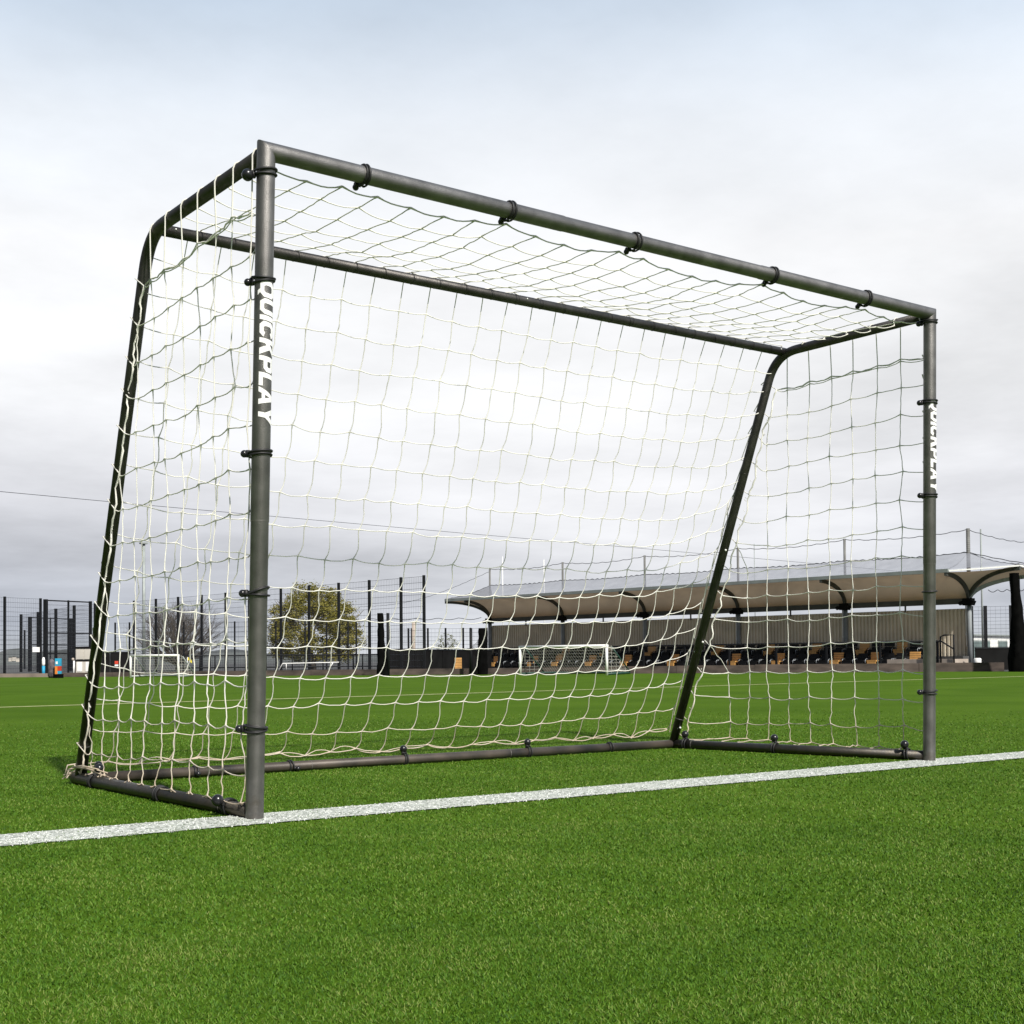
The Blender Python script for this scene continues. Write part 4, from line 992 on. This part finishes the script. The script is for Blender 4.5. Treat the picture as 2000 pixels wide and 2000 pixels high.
def math_(op, a, b=None, c=None, clamp=False):
    n = N.new('ShaderNodeMath'); n.operation = op; n.use_clamp = clamp
    for i, q in enumerate((a, b, c)):
        if q is None: continue
        if isinstance(q, (int, float)): n.inputs[i].default_value = q
        else: L.new(q, n.inputs[i])
    return n.outputs[0]
Z = sep.outputs['Z']; zc = math_('MAXIMUM', Z, 0.0); zd = math_('ADD', zc, .11)
cmb = N.new('ShaderNodeCombineXYZ'); L.new(math_('DIVIDE', sep.outputs['X'], zd), cmb.inputs[0]); L.new(math_('DIVIDE', sep.outputs['Y'], zd), cmb.inputs[1]); cmb.inputs[2].default_value = 3.3
def cloud(scale, detail, rough, off=0.):
    mp = N.new('ShaderNodeMapping'); mp.inputs['Location'].default_value = (off, off*.7, off); L.new(cmb.outputs[0], mp.inputs[0])
    n = N.new('ShaderNodeTexNoise'); n.inputs['Scale'].default_value = scale; n.inputs['Detail'].default_value = detail; n.inputs['Roughness'].default_value = rough; L.new(mp.outputs[0], n.inputs['Vector']); return n.outputs['Fac']
def ramp(fac, stops):
    r = N.new('ShaderNodeValToRGB'); e = r.color_ramp.elements
    e[0].position, e[0].color = stops[0][0], (*stops[0][1], 1); e[1].position, e[1].color = stops[-1][0], (*stops[-1][1], 1)
    for p, c in stops[1:-1]: k = e.new(p); k.color = (*c, 1)
    L.new(fac, r.inputs[0]); return r.outputs[0]
def mix(f, a, b, mode='MIX'):
    n = N.new('ShaderNodeMixRGB'); n.blend_type = mode
    for i, q in enumerate((f, a, b)):
        if isinstance(q, (int, float)): n.inputs[i].default_value = q
        elif isinstance(q, tuple): n.inputs[i].default_value = (*q, 1)
        else: L.new(q, n.inputs[i])
    return n.outputs[0]
# overcast layer: brightness by height above the horizon (linear values)
base = ramp(Z, [(0., (.5, .53, .56)), (.03, (.37, .4, .46)), (.07, (.46, .48, .53)), (.12, (.6, .61, .65)), (.2, (.73, .74, .76)), (.3, (.77, .78, .8)), (.38, (.72, .76, .81)), (.455, (.56, .66, .78)), (.6, (.34, .43, .55)), (1., (.28, .36, .48))])
# azimuth: the cloud is thinner (brighter) straight ahead, heavier to the left
dt = N.new('ShaderNodeVectorMath'); dt.operation = 'DOT_PRODUCT'; L.new(tc.outputs['Generated'], dt.inputs[0]); bdir = (Vector((math.sin(.72), math.cos(.72), .18))).normalized(); dt.inputs[1].default_value = bdir
glow = math_('POWER', math_('MAXIMUM', dt.outputs['Value'], 0.), 22.)
c1 = cloud(.55, 7, .55, 2.1); c2 = cloud(1.5, 6, .6, 5.3)
cl = math_('ADD', math_('MULTIPLY', c1, .65), math_('MULTIPLY', c2, .35))
shade = N.new('ShaderNodeMapRange'); shade.inputs[1].default_value = .36; shade.inputs[2].default_value = .62; shade.inputs[3].default_value = .8; shade.inputs[4].default_value = 1.17; L.new(cl, shade.inputs[0])
body = mix(1., base, shade.outputs[0], 'MULTIPLY')
body = mix(math_('MULTIPLY', math_('MULTIPLY', glow, .66), math_('ADD', math_('MULTIPLY', shade.outputs[0], 1.5), -.75), clamp=True), body, (.9, .9, .91))
bk = N.new('ShaderNodeVectorMath'); bk.operation = 'DOT_PRODUCT'; L.new(tc.outputs['Generated'], bk.inputs[0]); bk.inputs[1].default_value = (Vector((math.sin(YAW), math.cos(YAW), 0))*.5+Vector((math.cos(YAW), -math.sin(YAW), 0))*.866)  # added dimming of the unseen sky behind and left, darkens post reflections
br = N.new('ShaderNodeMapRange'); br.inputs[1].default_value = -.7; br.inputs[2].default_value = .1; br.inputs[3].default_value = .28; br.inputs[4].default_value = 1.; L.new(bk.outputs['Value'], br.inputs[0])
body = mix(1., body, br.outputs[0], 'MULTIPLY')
blue = mix(1., sky.outputs[0], (.1, .1, .1), 'MULTIPLY')
veil = N.new('ShaderNodeMapRange'); veil.inputs[1].default_value = .3; veil.inputs[2].default_value = .75; veil.inputs[3].default_value = .0; veil.inputs[4].default_value = .35; L.new(Z, veil.inputs[0])
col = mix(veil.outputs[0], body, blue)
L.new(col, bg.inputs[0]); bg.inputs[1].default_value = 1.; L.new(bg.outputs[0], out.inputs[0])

# ---------------------------------------------------------------- camera
cd = bpy.data.cameras.new('camera'); cd.sensor_width = 36; cd.lens = FPX/2000*36; cd.shift_y = (PPY-1000)/2000; cd.clip_end = 3000; cd.clip_start = .05
co = bpy.data.objects.new('camera', cd); COL.objects.link(co)
co.matrix_world = Matrix(((camR.x, camU.x, -camF.x, CX), (camR.y, camU.y, -camF.y, CY), (camR.z, camU.z, -camF.z, CZ), (0, 0, 0, 1)))
scene.camera = co
scene.view_settings.view_transform = 'Standard'; scene.view_settings.look = 'None'; scene.view_settings.exposure = .25; scene.view_settings.gamma = 1
scene.cycles.max_bounces = 6; scene.cycles.transparent_max_bounces = 12
